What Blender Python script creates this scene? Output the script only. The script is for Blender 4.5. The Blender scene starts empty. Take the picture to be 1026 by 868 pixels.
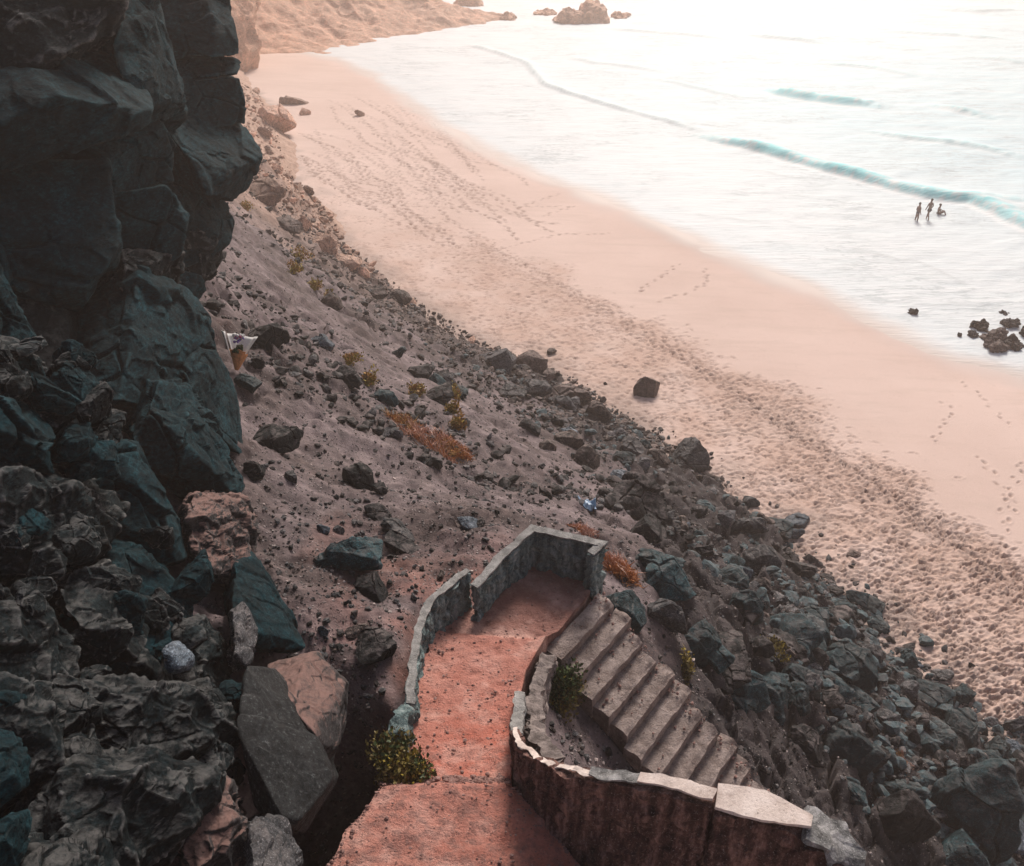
import bpy, bmesh, math, random
import numpy as np
from mathutils import Vector, Matrix, Euler

random.seed(7)
RNG = np.random.default_rng(11)
SC = bpy.context.scene
COL = SC.collection
RAD = math.radians

# ------------------------------------------------------------------ camera
FPX, CXP, CYP, CAMZ, PITCH = 850.0, 513.0, 434.0, 23.0, RAD(33)
CP, SP = math.cos(PITCH), math.sin(PITCH)
cam = bpy.data.cameras.new('camera'); cam_o = bpy.data.objects.new('camera', cam); COL.objects.link(cam_o)
cam.sensor_width = 36; cam.lens = FPX / 1026 * 36; cam.clip_end = 5000; cam.clip_start = 0.1
cam_o.location = (0, 0, CAMZ); cam_o.rotation_euler = (RAD(90) - PITCH, 0, 0)
SC.camera = cam_o

def ray(px, py):
    u, v = px - CXP, CYP - py
    return np.array([u, FPX * CP + v * SP, -FPX * SP + v * CP])      # per unit t
def P(px, py, z):                     # point where the view ray meets height z
    r = ray(px, py); t = (z - CAMZ) / r[2]
    return np.array([r[0] * t, r[1] * t, z])
def D(px, py, d):                     # point at distance d along the view axis
    r = ray(px, py); t = d / FPX
    return np.array([r[0] * t, r[1] * t, CAMZ + r[2] * t])

# ------------------------------------------------------------------ noise
def smooth(a, b, x):
    t = np.clip((x - a) / (b - a), 0, 1); return t * t * (3 - 2 * t)
def _h(ix, iy, iz, seed):
    with np.errstate(over='ignore'):
        h = (ix.astype(np.int64) * 374761393 + iy.astype(np.int64) * 668265263 + iz.astype(np.int64) * 2147483647 + seed * 974634777) & 0xffffffff
        h = (h ^ (h >> 13)) * 1274126177 & 0xffffffff
        h = (h ^ (h >> 16)) * 2246822519 & 0xffffffff
        h = h ^ (h >> 15)
    return h
def hf(ix, iy, iz, seed): return _h(ix, iy, iz, seed) / 4294967295.0
def vnoise(p, seed=0):
    i = np.floor(p).astype(np.int64); f = p - i
    f = f * f * f * (f * (f * 6 - 15) + 10)
    out = 0
    for dx in (0, 1):
        wx = f[:, 0] if dx else 1 - f[:, 0]
        for dy in (0, 1):
            wy = f[:, 1] if dy else 1 - f[:, 1]
            for dz in (0, 1):
                wz = f[:, 2] if dz else 1 - f[:, 2]
                out = out + wx * wy * wz * hf(i[:, 0] + dx, i[:, 1] + dy, i[:, 2] + dz, seed)
    return out * 2 - 1
def fbm(p, octv=4, seed=0, gain=0.5):
    a, s, o = 1.0, 1.0, 0
    q = p
    for k in range(octv):
        o = o + a * vnoise(q, seed + k); a *= gain; q = (q * 2.03) @ _RT.T + 17.3
    return o
_RT = np.array(Euler((.9, .6, 1.3)).to_matrix())
def ridged(p, octv=5, seed=0, gain=.55):
    a, o, q, w = 1.0, 0, p, 1.0
    for k in range(octv):
        n = (1 - np.abs(vnoise(q, seed + k) * 1.6)); n = np.clip(n, 0, 1) ** 2 * w; o = o + a * n; w = np.clip(n * 2.2, .25, 1); a *= gain; q = (q * 2.07) @ _RT.T + 5.1
    return o
def fbm2(x, y, sc, octv=4, seed=0, gain=0.5):
    return fbm(np.stack([x / sc, y / sc, np.zeros_like(x)], 1), octv, seed, gain)
def voro(p, seed=0):
    i = np.floor(p).astype(np.int64)
    n = len(p); F1 = np.full(n, 9.0); F2 = np.full(n, 9.0); rnd = np.zeros(n); cen = np.zeros((n, 3)); gr = np.zeros((n, 3))
    for dx in (-1, 0, 1):
        for dy in (-1, 0, 1):
            for dz in (-1, 0, 1):
                a, b, c = i[:, 0] + dx, i[:, 1] + dy, i[:, 2] + dz
                q = np.stack([a + hf(a, b, c, seed), b + hf(a, b, c, seed + 1), c + hf(a, b, c, seed + 2)], 1)
                d = np.sqrt(((q - p) ** 2).sum(1))
                m = d < F1
                F2 = np.where(m, F1, np.minimum(F2, d)); F1 = np.where(m, d, F1)
                if m.any():
                    cen[m] = q[m]; am, bm_, cm = a[m], b[m], c[m]
                    rnd[m] = hf(am, bm_, cm, seed + 3)
                    gr[m] = np.stack([hf(am, bm_, cm, seed + 4), hf(am, bm_, cm, seed + 5), hf(am, bm_, cm, seed + 6)], 1) * 2 - 1
    return F1, F2, rnd, gr, cen

def blocks(p, seed=0, tilt=.9, k=70.0):
    """blocky relief: every voronoi cell is a tilted plane, joined by short ramps; also the crack width F2-F1"""
    i = np.floor(p).astype(np.int64); n = len(p); ds, vs = [], []
    for dx in (-1, 0, 1):
        for dy in (-1, 0, 1):
            for dz in (-1, 0, 1):
                a, b, c = i[:, 0] + dx, i[:, 1] + dy, i[:, 2] + dz
                o = p - np.stack([a + hf(a, b, c, seed), b + hf(a, b, c, seed + 1), c + hf(a, b, c, seed + 2)], 1)
                g = np.stack([hf(a, b, c, seed + 4), hf(a, b, c, seed + 5), hf(a, b, c, seed + 6)], 1) * 2 - 1
                ds.append(np.sqrt((o ** 2).sum(1)).astype(np.float32)); vs.append((hf(a, b, c, seed + 3) - .5 + tilt * (g * o).sum(1)).astype(np.float32))
    ds = np.stack(ds); vs = np.stack(vs); two = np.partition(ds, 1, axis=0)[:2]
    w = np.exp(-k * (ds - two[0])); return (w * vs).sum(0) / w.sum(0), two[1] - two[0]

# ------------------------------------------------------------------ mesh helpers
def mesh_np(name, v, f, mat=None, smooth=False):
    v = np.ascontiguousarray(v, dtype=np.float32); f = np.ascontiguousarray(f, dtype=np.int32)
    me = bpy.data.meshes.new(name); k = f.shape[1]; n = len(f)
    me.vertices.add(len(v)); me.vertices.foreach_set('co', v.ravel())
    me.loops.add(n * k); me.loops.foreach_set('vertex_index', f.ravel())
    me.polygons.add(n); me.polygons.foreach_set('loop_start', np.arange(0, n * k, k, dtype=np.int32))
    me.polygons.foreach_set('use_smooth', np.full(n, smooth, dtype=bool))
    me.update(calc_edges=True); me.validate()
    if mat: me.materials.append(mat)
    return me
def obj(name, me, parent=None, loc=None, **props):
    o = bpy.data.objects.new(name, me); COL.objects.link(o)
    if parent: o.parent = parent
    if loc is not None: o.location = loc
    for k, val in props.items():
        if val: o[k] = val
    return o
def empty(name, loc, label, category, group=None):
    o = bpy.data.objects.new(name, None); COL.objects.link(o); o.location = loc
    o.empty_display_size = .2; o['label'] = label; o['category'] = category
    if group: o['group'] = group
    return o
def attr(me, name, val):
    a = me.attributes.new(name, 'FLOAT', 'POINT'); a.data.foreach_set('value', np.ascontiguousarray(val, dtype=np.float32))
def grid_faces(r, c):
    i = np.arange(r * c).reshape(r, c)
    return np.stack([i[:-1, :-1], i[:-1, 1:], i[1:, 1:], i[1:, :-1]], -1).reshape(-1, 4)
def join_np(parts):
    vs, fs, o = [], [], 0
    for v, f in parts:
        vs.append(v); fs.append(np.asarray(f) + o); o += len(v)
    return np.concatenate(vs), np.concatenate(fs)
_ico = {}
def ico(n):
    if n not in _ico:
        b = bmesh.new(); bmesh.ops.create_icosphere(b, subdivisions=n, radius=1)
        v = np.array([x.co[:] for x in b.verts]); f = np.array([[w.index for w in x.verts] for x in b.faces]); b.free()
        v /= np.linalg.norm(v, axis=1)[:, None]
        _ico[n] = (v, f)
    return _ico[n]
def hull_planes(pts):
    b = bmesh.new()
    for p in pts: b.verts.new(p)
    r = bmesh.ops.convex_hull(b, input=b.verts[:])
    b.normal_update()
    fs = [f for f in b.faces if f.calc_area() > 1e-9]
    c = np.mean([f.calc_center_median()[:] for f in fs], axis=0) * .5 + np.asarray(pts).mean(0) * .5
    N = np.array([f.normal[:] for f in fs]); C = np.array([f.calc_center_median()[:] for f in fs])
    b.free()
    dd = ((C - c) * N).sum(1); s = np.sign(dd); N = N * s[:, None]; dd = np.abs(dd)
    return c, N, np.maximum(dd, 1e-4)
def rock(pts, sub=5, amp=.1, cell=.6, rough=.02, rs=.25, p=26, seed=0, crack=.4, tilt=.9, aniso=(1, 1, 1), warp=.13, oct2=.4, chips=10, rid=0.0, chipd=(.74, .96), crk=0.0):
    """angular rock: a rounded convex hull, then broken into fractured blocks and roughened"""
    pts = np.asarray(pts, float)
    c, N, dd = hull_planes(pts)
    if chips:
        rg = np.random.default_rng(seed + 7); cn = rg.normal(size=(chips, 3)); cn /= np.linalg.norm(cn, axis=1)[:, None]
        sup = ((pts - c) @ cn.T).max(0) * rg.uniform(*chipd, chips); N = np.concatenate([N, cn]); dd = np.concatenate([dd, np.maximum(sup, 1e-3)])
    dirs, f = ico(sub)
    X_ = pts - c; ev, E_ = np.linalg.eigh(X_.T @ X_ / len(X_)); ex = np.sqrt(np.maximum(ev, 1e-6)); ex = np.clip(ex / ex.max(), .3, 1) ** .8
    dirs = (dirs * ex) @ E_.T; dirs = dirs / np.linalg.norm(dirs, axis=1)[:, None]
    if np.linalg.det(E_) < 0: f = f[:, ::-1]
    k = np.maximum(dirs @ N.T, 0) / dd
    s = (k ** p).sum(1) ** (1.0 / p)
    v = c + dirs / s[:, None]
    w = k ** 12; nrm = (w @ N); nrm /= np.linalg.norm(nrm, axis=1)[:, None]
    an = np.array(aniso, float)
    disp = np.zeros(len(v))
    for (cc, aa, sd) in ((cell, amp, seed), (cell * .4, amp * oct2, seed + 50)):
        q = v / (cc * an); q = q + warp * np.stack([vnoise(q * 1.3, sd + 11), vnoise(q * 1.3, sd + 12), vnoise(q * 1.3, sd + 13)], 1)
        bl, cr = blocks(q, sd, tilt)
        disp += aa * bl
        if cc == cell: disp -= (aa * crack * 1.3 + crk) * np.exp(-(cr / .03) ** 2) * smooth(-.3, .1, vnoise(v / (cell * 1.1), sd + 31))
    fb = fbm(v / rs, 6, seed + 90, .56)
    disp += rough * fb + rough * .6 * (1 - np.abs(fbm(v / (rs * 2.2), 3, seed + 95)) * 2)
    if rid: disp += rid * (ridged(v / (rs * 1.6), 6, seed + 70) - .7)
    v = v + nrm * disp[:, None]
    for _ in range(1 if sub >= 7 else 0):               # relax stretched triangles a little
        acc = np.zeros_like(v); cnt = np.zeros(len(v))
        for a_, b_ in ((0, 1), (1, 2), (2, 0)):
            for m_ in range(3): acc[:, m_] += np.bincount(f[:, a_], v[f[:, b_], m_], len(v))
            cnt += np.bincount(f[:, a_], minlength=len(v))
        v = v * .75 + .25 * acc / cnt[:, None]
    return v, f
def rock_pts(w, d, h, rng, n=13, box=.5):
    q = rng.normal(size=(n, 3)); q /= np.linalg.norm(q, axis=1)[:, None]
    qm = q / np.abs(q).max(1)[:, None]
    q = q * (1 - box) + qm * box
    q *= rng.uniform(.8, 1.05, (n, 1))
    return q * np.array([w / 2, d / 2, h / 2])

# ------------------------------------------------------------------ materials
def mat(name):
    m = bpy.data.materials.new(name); m.use_nodes = True
    nt = m.node_tree; b = nt.nodes['Principled BSDF']; b.inputs['Roughness'].default_value = .9
    b.inputs['Specular IOR Level'].default_value = .25
    return m, nt, b
def N_(nt, t, **kw):
    n = nt.nodes.new(t)
    for k, v in kw.items():
        if hasattr(n, k): setattr(n, k, v)
        else: n.inputs[k].default_value = v
    return n
def noise(nt, vec, scale, detail=5, rough=.6):
    n = N_(nt, 'ShaderNodeTexNoise'); n.inputs['Scale'].default_value = scale; n.inputs['Detail'].default_value = detail; n.inputs['Roughness'].default_value = rough
    if vec is not None: nt.links.new(vec, n.inputs['Vector'])
    return n.outputs['Fac']
def ramp(nt, fac, stops):
    r = N_(nt, 'ShaderNodeValToRGB'); nt.links.new(fac, r.inputs['Fac'])
    e = r.color_ramp.elements
    while len(e) < len(stops): e.new(.5)
    for el, (pos, c) in zip(e, stops):
        el.position = pos; el.color = (*c, 1) if len(c) == 3 else c
    return r.outputs['Color']
def mix(nt, fac, a, b, mode='MIX'):
    m = N_(nt, 'ShaderNodeMix'); m.data_type = 'RGBA'; m.blend_type = mode
    for s, x in ((m.inputs[0], fac), (m.inputs[6], a), (m.inputs[7], b)):
        if isinstance(x, (int, float)): s.default_value = x
        elif isinstance(x, tuple): s.default_value = (*x, 1)
        else: nt.links.new(x, s)
    return m.outputs[2]
def math_(nt, op, a, b=0.0, clamp=False):
    m = N_(nt, 'ShaderNodeMath'); m.operation = op; m.use_clamp = clamp
    for s, x in ((m.inputs[0], a), (m.inputs[1], b)):
        if isinstance(x, (int, float)): s.default_value = x
        else: nt.links.new(x, s)
    return m.outputs[0]
def maprange(nt, x, a, b, c=0, d=1):
    m = N_(nt, 'ShaderNodeMapRange'); nt.links.new(x, m.inputs[0])
    for i, val in enumerate((a, b, c, d)): m.inputs[i + 1].default_value = val
    return m.outputs[0]
def geo_pos(nt): return nt.nodes.new('ShaderNodeNewGeometry').outputs['Position']
def objco(nt): return nt.nodes.new('ShaderNodeTexCoord').outputs['Object']
def attr_(nt, n):
    a = nt.nodes.new('ShaderNodeAttribute'); a.attribute_name = n; return a.outputs['Fac']
def bump(nt, b, h, dist, strength=1.0):
    n = N_(nt, 'ShaderNodeBump'); n.inputs['Distance'].default_value = dist; n.inputs['Strength'].default_value = strength
    nt.links.new(h, n.inputs['Height']); nt.links.new(n.outputs[0], b.inputs['Normal'])

def rock_mat(name, dark, mid, light, dust_lit, dust_lit_amt=.5, scale=1.0, speck=.5, wear_lit=None, spec=.2, dn=(.44, .6), vary=0, gs=1.0, ga=1.0):
    m, nt, b = mat(name); v = objco(nt)
    n1 = noise(nt, v, .9 * scale, 6, .65); n2 = noise(nt, v, 6 * scale, 6, .7); n3 = noise(nt, v, 34 * scale, 3, .7)
    c = ramp(nt, n1, [(.32, dark), (.52, mid), (.72, light)])
    c = mix(nt, maprange(nt, n2, .35, .75), c, tuple(x * 1.7 for x in mid))
    c = mix(nt, maprange(nt, n3, .56, .68), c, tuple(min(1, x * 2.4) for x in light)) if speck else c
    c = mix(nt, maprange(nt, n3, .42, .30), c, tuple(x * .4 for x in dark))
    mg = N_(nt, 'ShaderNodeMapping'); nt.links.new(v, mg.inputs['Vector']); mg.inputs['Rotation'].default_value = (.5, .8, .3); mg.inputs['Scale'].default_value = (1, 1, 2.2)
    g1 = noise(nt, mg.outputs[0], 11 * gs * scale, 10, .82); g2 = noise(nt, v, 2.2 * scale, 8, .75)
    c = mix(nt, ga, c, ramp(nt, g1, [(.36, (.22, .22, .22)), (.5, (.85, .85, .85)), (.64, (2.3, 2.25, 2.2))]), 'MULTIPLY')
    c = mix(nt, ga, c, ramp(nt, g2, [(.36, (.45, .48, .5)), (.52, (1, 1, 1)), (.68, (1.7, 1.6, 1.55))]), 'MULTIPLY')
    oi = nt.nodes.new('ShaderNodeObjectInfo').outputs['Random']; ri = nt.nodes.new('ShaderNodeNewGeometry').outputs['Random Per Island']
    if vary: c = mix(nt, 1.0, c, ramp(nt, math_(nt, 'FRACT', math_(nt, 'ADD', oi, ri)), [(0, (.45, .45, .45)), (.5, (.8, .79, .78)), (.8, (1.1, 1.06, 1.05)), (1, (1.6, 1.5, 1.46))]), 'MULTIPLY')
    if wear_lit:
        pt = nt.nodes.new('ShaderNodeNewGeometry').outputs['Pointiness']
        c = mix(nt, math_(nt, 'MULTIPLY', maprange(nt, pt, .52, .59), maprange(nt, n2, .35, .6), True), c, wear_lit)  # convex edges lighter: worn rock plus highlights painted into the colour
    # dusty grit settled on ledges, also painting lit highlights on upward faces
    gn = nt.nodes.new('ShaderNodeNewGeometry'); sp = nt.nodes.new('ShaderNodeSeparateXYZ'); nt.links.new(gn.outputs['Normal'], sp.inputs[0])
    up = maprange(nt, sp.outputs[2], .55, .95); n4 = maprange(nt, noise(nt, v, 2.6 * scale, 5, .7), dn[0], dn[1])
    c = mix(nt, math_(nt, 'MULTIPLY', math_(nt, 'MULTIPLY', up, n4), dust_lit_amt), c, dust_lit)
    nt.links.new(c, b.inputs['Base Color'])
    bump(nt, b, math_(nt, 'ADD', math_(nt, 'MULTIPLY', n2, .5), g1), .06 / scale, .9)
    b.inputs['Roughness'].default_value = .75; b.inputs['Specular IOR Level'].default_value = spec
    return m
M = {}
M['cliff_teal'] = rock_mat('cliff_rock_teal', (.0013, .0058, .0076), (.0034, .0180, .0235), (.0110, .052, .067), (.035, .05, .052), .35, 1.0, speck=0, wear_lit=(.04, .095, .11), spec=.08)  # teal of the shadows is put into the rock's base colour
M['cliff_grey'] = rock_mat('cliff_rock_grey', (.0018, .0036, .0044), (.0055, .0100, .0118), (.022, .034, .038), (.14, .135, .13), .75, 1.4, speck=0, wear_lit=(.21, .205, .20), spec=.08)
M['cliff_red'] = rock_mat('cliff_rock_dusty', (.012, .012, .013), (.032, .030, .031), (.07, .066, .066), (.27, .155, .13), .8, 1.6, speck=0, wear_lit=(.2, .17, .16), dn=(.25, .5))
M['teal'] = rock_mat('boulder_teal', (.0022, .0065, .008), (.0050, .021, .026), (.016, .052, .063), (.12, .105, .10), .6, 2.0, wear_lit=(.09, .13, .14), vary=1)
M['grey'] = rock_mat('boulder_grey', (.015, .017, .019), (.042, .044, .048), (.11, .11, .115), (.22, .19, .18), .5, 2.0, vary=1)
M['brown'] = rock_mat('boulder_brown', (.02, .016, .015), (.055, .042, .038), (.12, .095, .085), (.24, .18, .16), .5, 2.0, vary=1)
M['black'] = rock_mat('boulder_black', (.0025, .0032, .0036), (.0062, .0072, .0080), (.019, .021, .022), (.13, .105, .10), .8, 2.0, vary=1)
M['pale'] = rock_mat('pale_stone', (.10, .09, .088), (.24, .205, .195), (.40, .345, .33), (.40, .34, .32), .5, 3.0, vary=1)
M['smooth'] = rock_mat('smooth_dark_slab', (.008, .009, .0095), (.016, .0175, .0185), (.032, .034, .035), (.06, .055, .053), .25, .9)
M['slate'] = rock_mat('slab_slate', (.02, .028, .036), (.042, .058, .074), (.085, .11, .135), (.20, .20, .21), .4, 3.0, vary=1)
M['hazy'] = rock_mat('haze_tinted_rock', (.17, .10, .075), (.32, .20, .15), (.45, .30, .235), (.32, .23, .19), .5, 1.2, vary=1, ga=.6)  # rock paled towards orange, distance haze painted into its colour
M['far'] = rock_mat('far_rock_hazed', (.40, .215, .14), (.47, .26, .175), (.54, .32, .22), (.58, .37, .27), .5, .12, speck=0, ga=.25)  # light peach tones carry the haze over the headland and sea cliff

def soil_mat():
    m, nt, b = mat('slope_soil'); v = geo_pos(nt)
    big = noise(nt, v, .35, 5, .6); med = noise(nt, v, 2.5, 6, .65); fine = noise(nt, v, 22, 5, .75)
    grey = ramp(nt, med, [(.3, (.060, .047, .048)), (.5, (.145, .110, .113)), (.7, (.255, .20, .198))])
    brown = ramp(nt, med, [(.3, (.035, .025, .025)), (.55, (.078, .056, .054)), (.75, (.15, .107, .10))])
    red = ramp(nt, med, [(.3, (.16, .062, .045)), (.5, (.27, .105, .075)), (.75, (.38, .17, .125))])
    c = mix(nt, maprange(nt, big, .42, .62), grey, brown)
    c = mix(nt, attr_(nt, 'haze_tint'), c, ramp(nt, med, [(.3, (.22, .135, .10)), (.5, (.36, .235, .18)), (.7, (.46, .32, .255))]))  # distant soil shifted to orange, painting haze into the ground colour
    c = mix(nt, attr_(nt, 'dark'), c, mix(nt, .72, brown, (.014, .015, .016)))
    c = mix(nt, math_(nt, 'MULTIPLY', attr_(nt, 'red'), maprange(nt, med, .25, .5), True), c, red)
    vo = N_(nt, 'ShaderNodeTexVoronoi'); vo.inputs['Scale'].default_value = 14; nt.links.new(v, vo.inputs['Vector'])
    vo2 = N_(nt, 'ShaderNodeTexVoronoi'); vo2.inputs['Scale'].default_value = 6; nt.links.new(v, vo2.inputs['Vector'])
    st = math_(nt, 'MULTIPLY', maprange(nt, vo.outputs['Distance'], .36, .26), maprange(nt, noise(nt, v, 3.1, 3), .45, .6), True)
    sc_ = nt.nodes.new('ShaderNodeSeparateColor'); nt.links.new(vo.outputs['Color'], sc_.inputs[0])
    pb = ramp(nt, sc_.outputs[0], [(.2, (.022, .022, .025)), (.5, (.11, .095, .092)), (.9, (.33, .29, .28))])
    c = mix(nt, math_(nt, 'MULTIPLY', st, .8), c, pb)
    c = mix(nt, maprange(nt, fine, .6, .75), c, (.30, .24, .22))
    c = mix(nt, maprange(nt, fine, .42, .28), c, (.025, .02, .02))
    nt.links.new(c, b.inputs['Base Color'])
    h = math_(nt, 'ADD', math_(nt, 'MULTIPLY', fine, .5), math_(nt, 'MULTIPLY', st, maprange(nt, vo.outputs['Distance'], .4, 0)))
    bump(nt, b, h, .07, 1.0); return m
M['soil'] = soil_mat()
def path_mat():
    m, nt, b = mat('path_red_earth'); v = geo_pos(nt)
    med = noise(nt, v, 2.2, 6, .65); fine = noise(nt, v, 26, 5, .75); mid = noise(nt, v, 8, 5, .7)
    c = ramp(nt, med, [(.3, (.36, .135, .10)), (.5, (.46, .205, .16)), (.72, (.54, .28, .23))])
    c = mix(nt, math_(nt, 'MULTIPLY', attr_(nt, 'red'), .75), c, (.52, .115, .065))
    c = mix(nt, math_(nt, 'MULTIPLY', attr_(nt, 'brown'), .75), c, (.155, .088, .075))
    c = mix(nt, maprange(nt, noise(nt, v, 1.1, 6, .7), .5, .68, 0, .75), c, (.60, .37, .31))
    g = math_(nt, 'MULTIPLY', attr_(nt, 'grit'), maprange(nt, mid, .47, .60), True)
    c = mix(nt, math_(nt, 'MULTIPLY', g, .6), c, (.16, .095, .085))
    c = mix(nt, maprange(nt, fine, .60, .72), c, (.55, .33, .28))
    c = mix(nt, maprange(nt, fine, .40, .27), c, (.07, .035, .03))
    nt.links.new(c, b.inputs['Base Color']); bump(nt, b, math_(nt, 'ADD', fine, mid), .05, 1.0); return m
M['path'] = path_mat()
def stone_mat(name, a, b_, c_, streak=False, scale=1.0, spk=(.5, .45, .42), bs=1.0):
    m, nt, b = mat(name); v = geo_pos(nt)
    mp = N_(nt, 'ShaderNodeMapping'); nt.links.new(v, mp.inputs['Vector'])
    if streak: mp.inputs['Scale'].default_value = (1, 1, .16)
    n1 = noise(nt, mp.outputs[0], 5 * scale if streak else 2.4 * scale, 6, .68); n2 = noise(nt, v, 24 * scale, 5, .75)
    c = ramp(nt, n1, [(.34, a), (.5, b_), (.66, c_)])
    c = mix(nt, maprange(nt, n2, .57, .70), c, spk); c = mix(nt, maprange(nt, n2, .42, .3), c, tuple(x * .35 for x in a))
    nt.links.new(c, b.inputs['Base Color']); bump(nt, b, math_(nt, 'ADD', n1, n2), .05 / scale, bs); return m
M['landing_wall'] = stone_mat('weathered_masonry', (.025, .04, .042), (.11, .16, .16), (.30, .35, .34), True, 1.6, (.40, .41, .39))
M['cope'] = stone_mat('coping_concrete', (.13, .125, .12), (.24, .23, .22), (.36, .345, .33), False, 2.0, (.45, .43, .41))
M['lime'] = stone_mat('pale_render_slab', (.36, .285, .25), (.52, .43, .385), (.60, .51, .465), False, 1.8, (.64, .56, .51), .45)
M['ret_wall'] = stone_mat('stained_wall_face', (.022, .010, .009), (.095, .045, .037), (.33, .185, .15), True, 1.9, (.40, .31, .28))
M['ret_top'] = stone_mat('broken_mortar', (.05, .048, .047), (.17, .165, .16), (.42, .40, .39), False, 3.0, (.62, .60, .58))
M['step'] = stone_mat('step_concrete', (.13, .095, .083), (.23, .18, .16), (.33, .265, .24), False, 1.6, (.40, .34, .32))
M['grit'] = stone_mat('path_grit', (.12, .06, .05), (.24, .13, .11), (.36, .22, .19), False, 6.0)
M['kerb'] = stone_mat('kerb_stone', (.07, .055, .05), (.16, .13, .12), (.28, .23, .21), False, 2.5, (.36, .31, .29))
def plain(name, col, rough=.8, var=.35, scale=8, spec=.25):
    m, nt, b = mat(name); n = noise(nt, objco(nt), scale, 3)
    c = ramp(nt, n, [(.3, tuple(x * (1 - var) for x in col)), (.7, tuple(min(1, x * (1 + var)) for x in col))])
    nt.links.new(c, b.inputs['Base Color']); b.inputs['Roughness'].default_value = rough; b.inputs['Specular IOR Level'].default_value = spec
    return m
def leaf(name, col, var=.45):
    m = plain(name, col, .6, var, 25)
    return m
M['leaf_green'] = leaf('leaf_green', (.045, .065, .020)); M['leaf_olive'] = leaf('leaf_olive', (.115, .085, .022))
M['leaf_yellow'] = leaf('leaf_yellow', (.27, .20, .03)); M['leaf_orange'] = leaf('leaf_orange', (.36, .135, .035))
M['leaf_pink'] = leaf('leaf_dry_pink', (.46, .27, .21)); M['leaf_gold'] = leaf('leaf_gold', (.34, .18, .04))
M['stem'] = plain('stem_brown', (.10, .065, .04))

# ------------------------------------------------------------------ ground heights
waterline_px = [(60, 30), (250, 42), (345, 62), (375, 78), (410, 103), (445, 128), (480, 150), (560, 183), (640, 219), (690, 240), (760, 270), (830, 300), (900, 335), (960, 362), (1026, 380), (1200, 420)]
WL = np.array([P(x, y, 0.0)[:2] for x, y in waterline_px])
foot_px = [(250, 90), (290, 190), (335, 245), (400, 300), (470, 345), (560, 380), (610, 415), (690, 468), (760, 520), (800, 565), (860, 620), (930, 690), (1000, 740), (1100, 800)]
FT = np.array([P(x, y, .8)[:2] for x, y in foot_px])
def sdist(x, y, L):
    """signed distance to a polyline; positive on its left-hand (inland) side when it runs towards +x"""
    p = np.stack([x, y], 1); best = np.full(len(p), 1e9); sg = np.ones(len(p))
    for a, b in zip(L[:-1], L[1:]):
        ab = b - a; t = np.clip(((p - a) @ ab) / (ab @ ab), 0, 1)
        q = p - (a + t[:, None] * ab); d = np.sqrt((q ** 2).sum(1))
        cr = ab[0] * q[:, 1] - ab[1] * q[:, 0]
        m = d < best - 1e-9; best = np.where(m, d, best); sg = np.where(m, np.where(cr > 0, -1.0, 1.0), sg)
    return best * sg
def beach_h(x, y):
    d = sdist(x, y, WL)
    return np.where(d > 0, np.minimum(.035 * d, .95 + .004 * d), .05 * d)

ctrl = [(260, 330, 12.5), (350, 330, 8), (400, 380, 8.5), (240, 220, 10), (300, 260, 6), (250, 140, 8), (470, 365, 3.8),
        (1026, 868, 2), (900, 868, 5), (850, 868, 8), (800, 740, 7.6), (760, 650, 8.6), (700, 600, 10.2), (850, 640, 4.3), (650, 540, 9.5),
        (740, 520, 3.2), (600, 500, 8), (560, 440, 5.3), (500, 430, 8), (440, 420, 10), (380, 480, 12), (480, 500, 10.6), (440, 550, 13.5),
        (380, 600, 14.2), (370, 690, 15.0), (320, 560, 14.4), (280, 420, 13), (395, 640, 14.5), (500, 540, 13.4), (620, 570, 11.4),
        (540, 505, 11.2), (585, 525, 11.0), (640, 610, 11.9), (340, 430, 12.2), (300, 500, 13.7),
        (350, 810, 12.6), (330, 868, 12.4), (380, 740, 14.6), (575, 740, 13.2), (610, 765, 12.4), (560, 690, 13.5), (860, 760, 6.6), (930, 790, 4.6), (720, 690, 9.9), (780, 800, 9.6), (640, 660, 11.9), (700, 720, 10.6)]
cpts = [P(*c) for c in ctrl]
cpts += [np.array(q, float) for q in [(-9, 12, 17), (-12, 20, 17.5), (-16, 30, 17), (-24, 45, 16), (-32, 70, 14), (-45, 110, 12), (-8, 5, 18), (-5, 2, 18), (-3.5, 7.5, 15.6), (0, 2, 14.5), (3, 3, 12.5), (2.2, 6.2, 12.6), (6, 4, 10), (12, 6, 4.5), (20, 5, 1.5)]]
for q in FT: cpts.append(np.array([q[0], q[1], .75]))
for a, b in zip(FT[:-1], FT[1:]):
    n = np.array([-(b - a)[1], (b - a)[0]]); n /= np.linalg.norm(n); mdp = (a + b) / 2
    cpts.append(np.array([*(mdp + n * 4), -1.0])); cpts.append(np.array([*(mdp + n * 12), -5.0]))
cpts = np.array(cpts)
def _solve(p):
    n = len(p); Dm = np.sqrt(((p[:, None, :2] - p[None, :, :2]) ** 2).sum(2))
    A = np.zeros((n + 3, n + 3)); A[:n, :n] = Dm - np.eye(n) * .25; A[:n, n] = 1; A[:n, n + 1:] = p[:, :2]; A[n, :n] = 1; A[n + 1:, :n] = p[:, :2].T
    return np.linalg.solve(A, np.concatenate([p[:, 2], np.zeros(3)]))
_W = _solve(cpts)

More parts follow.
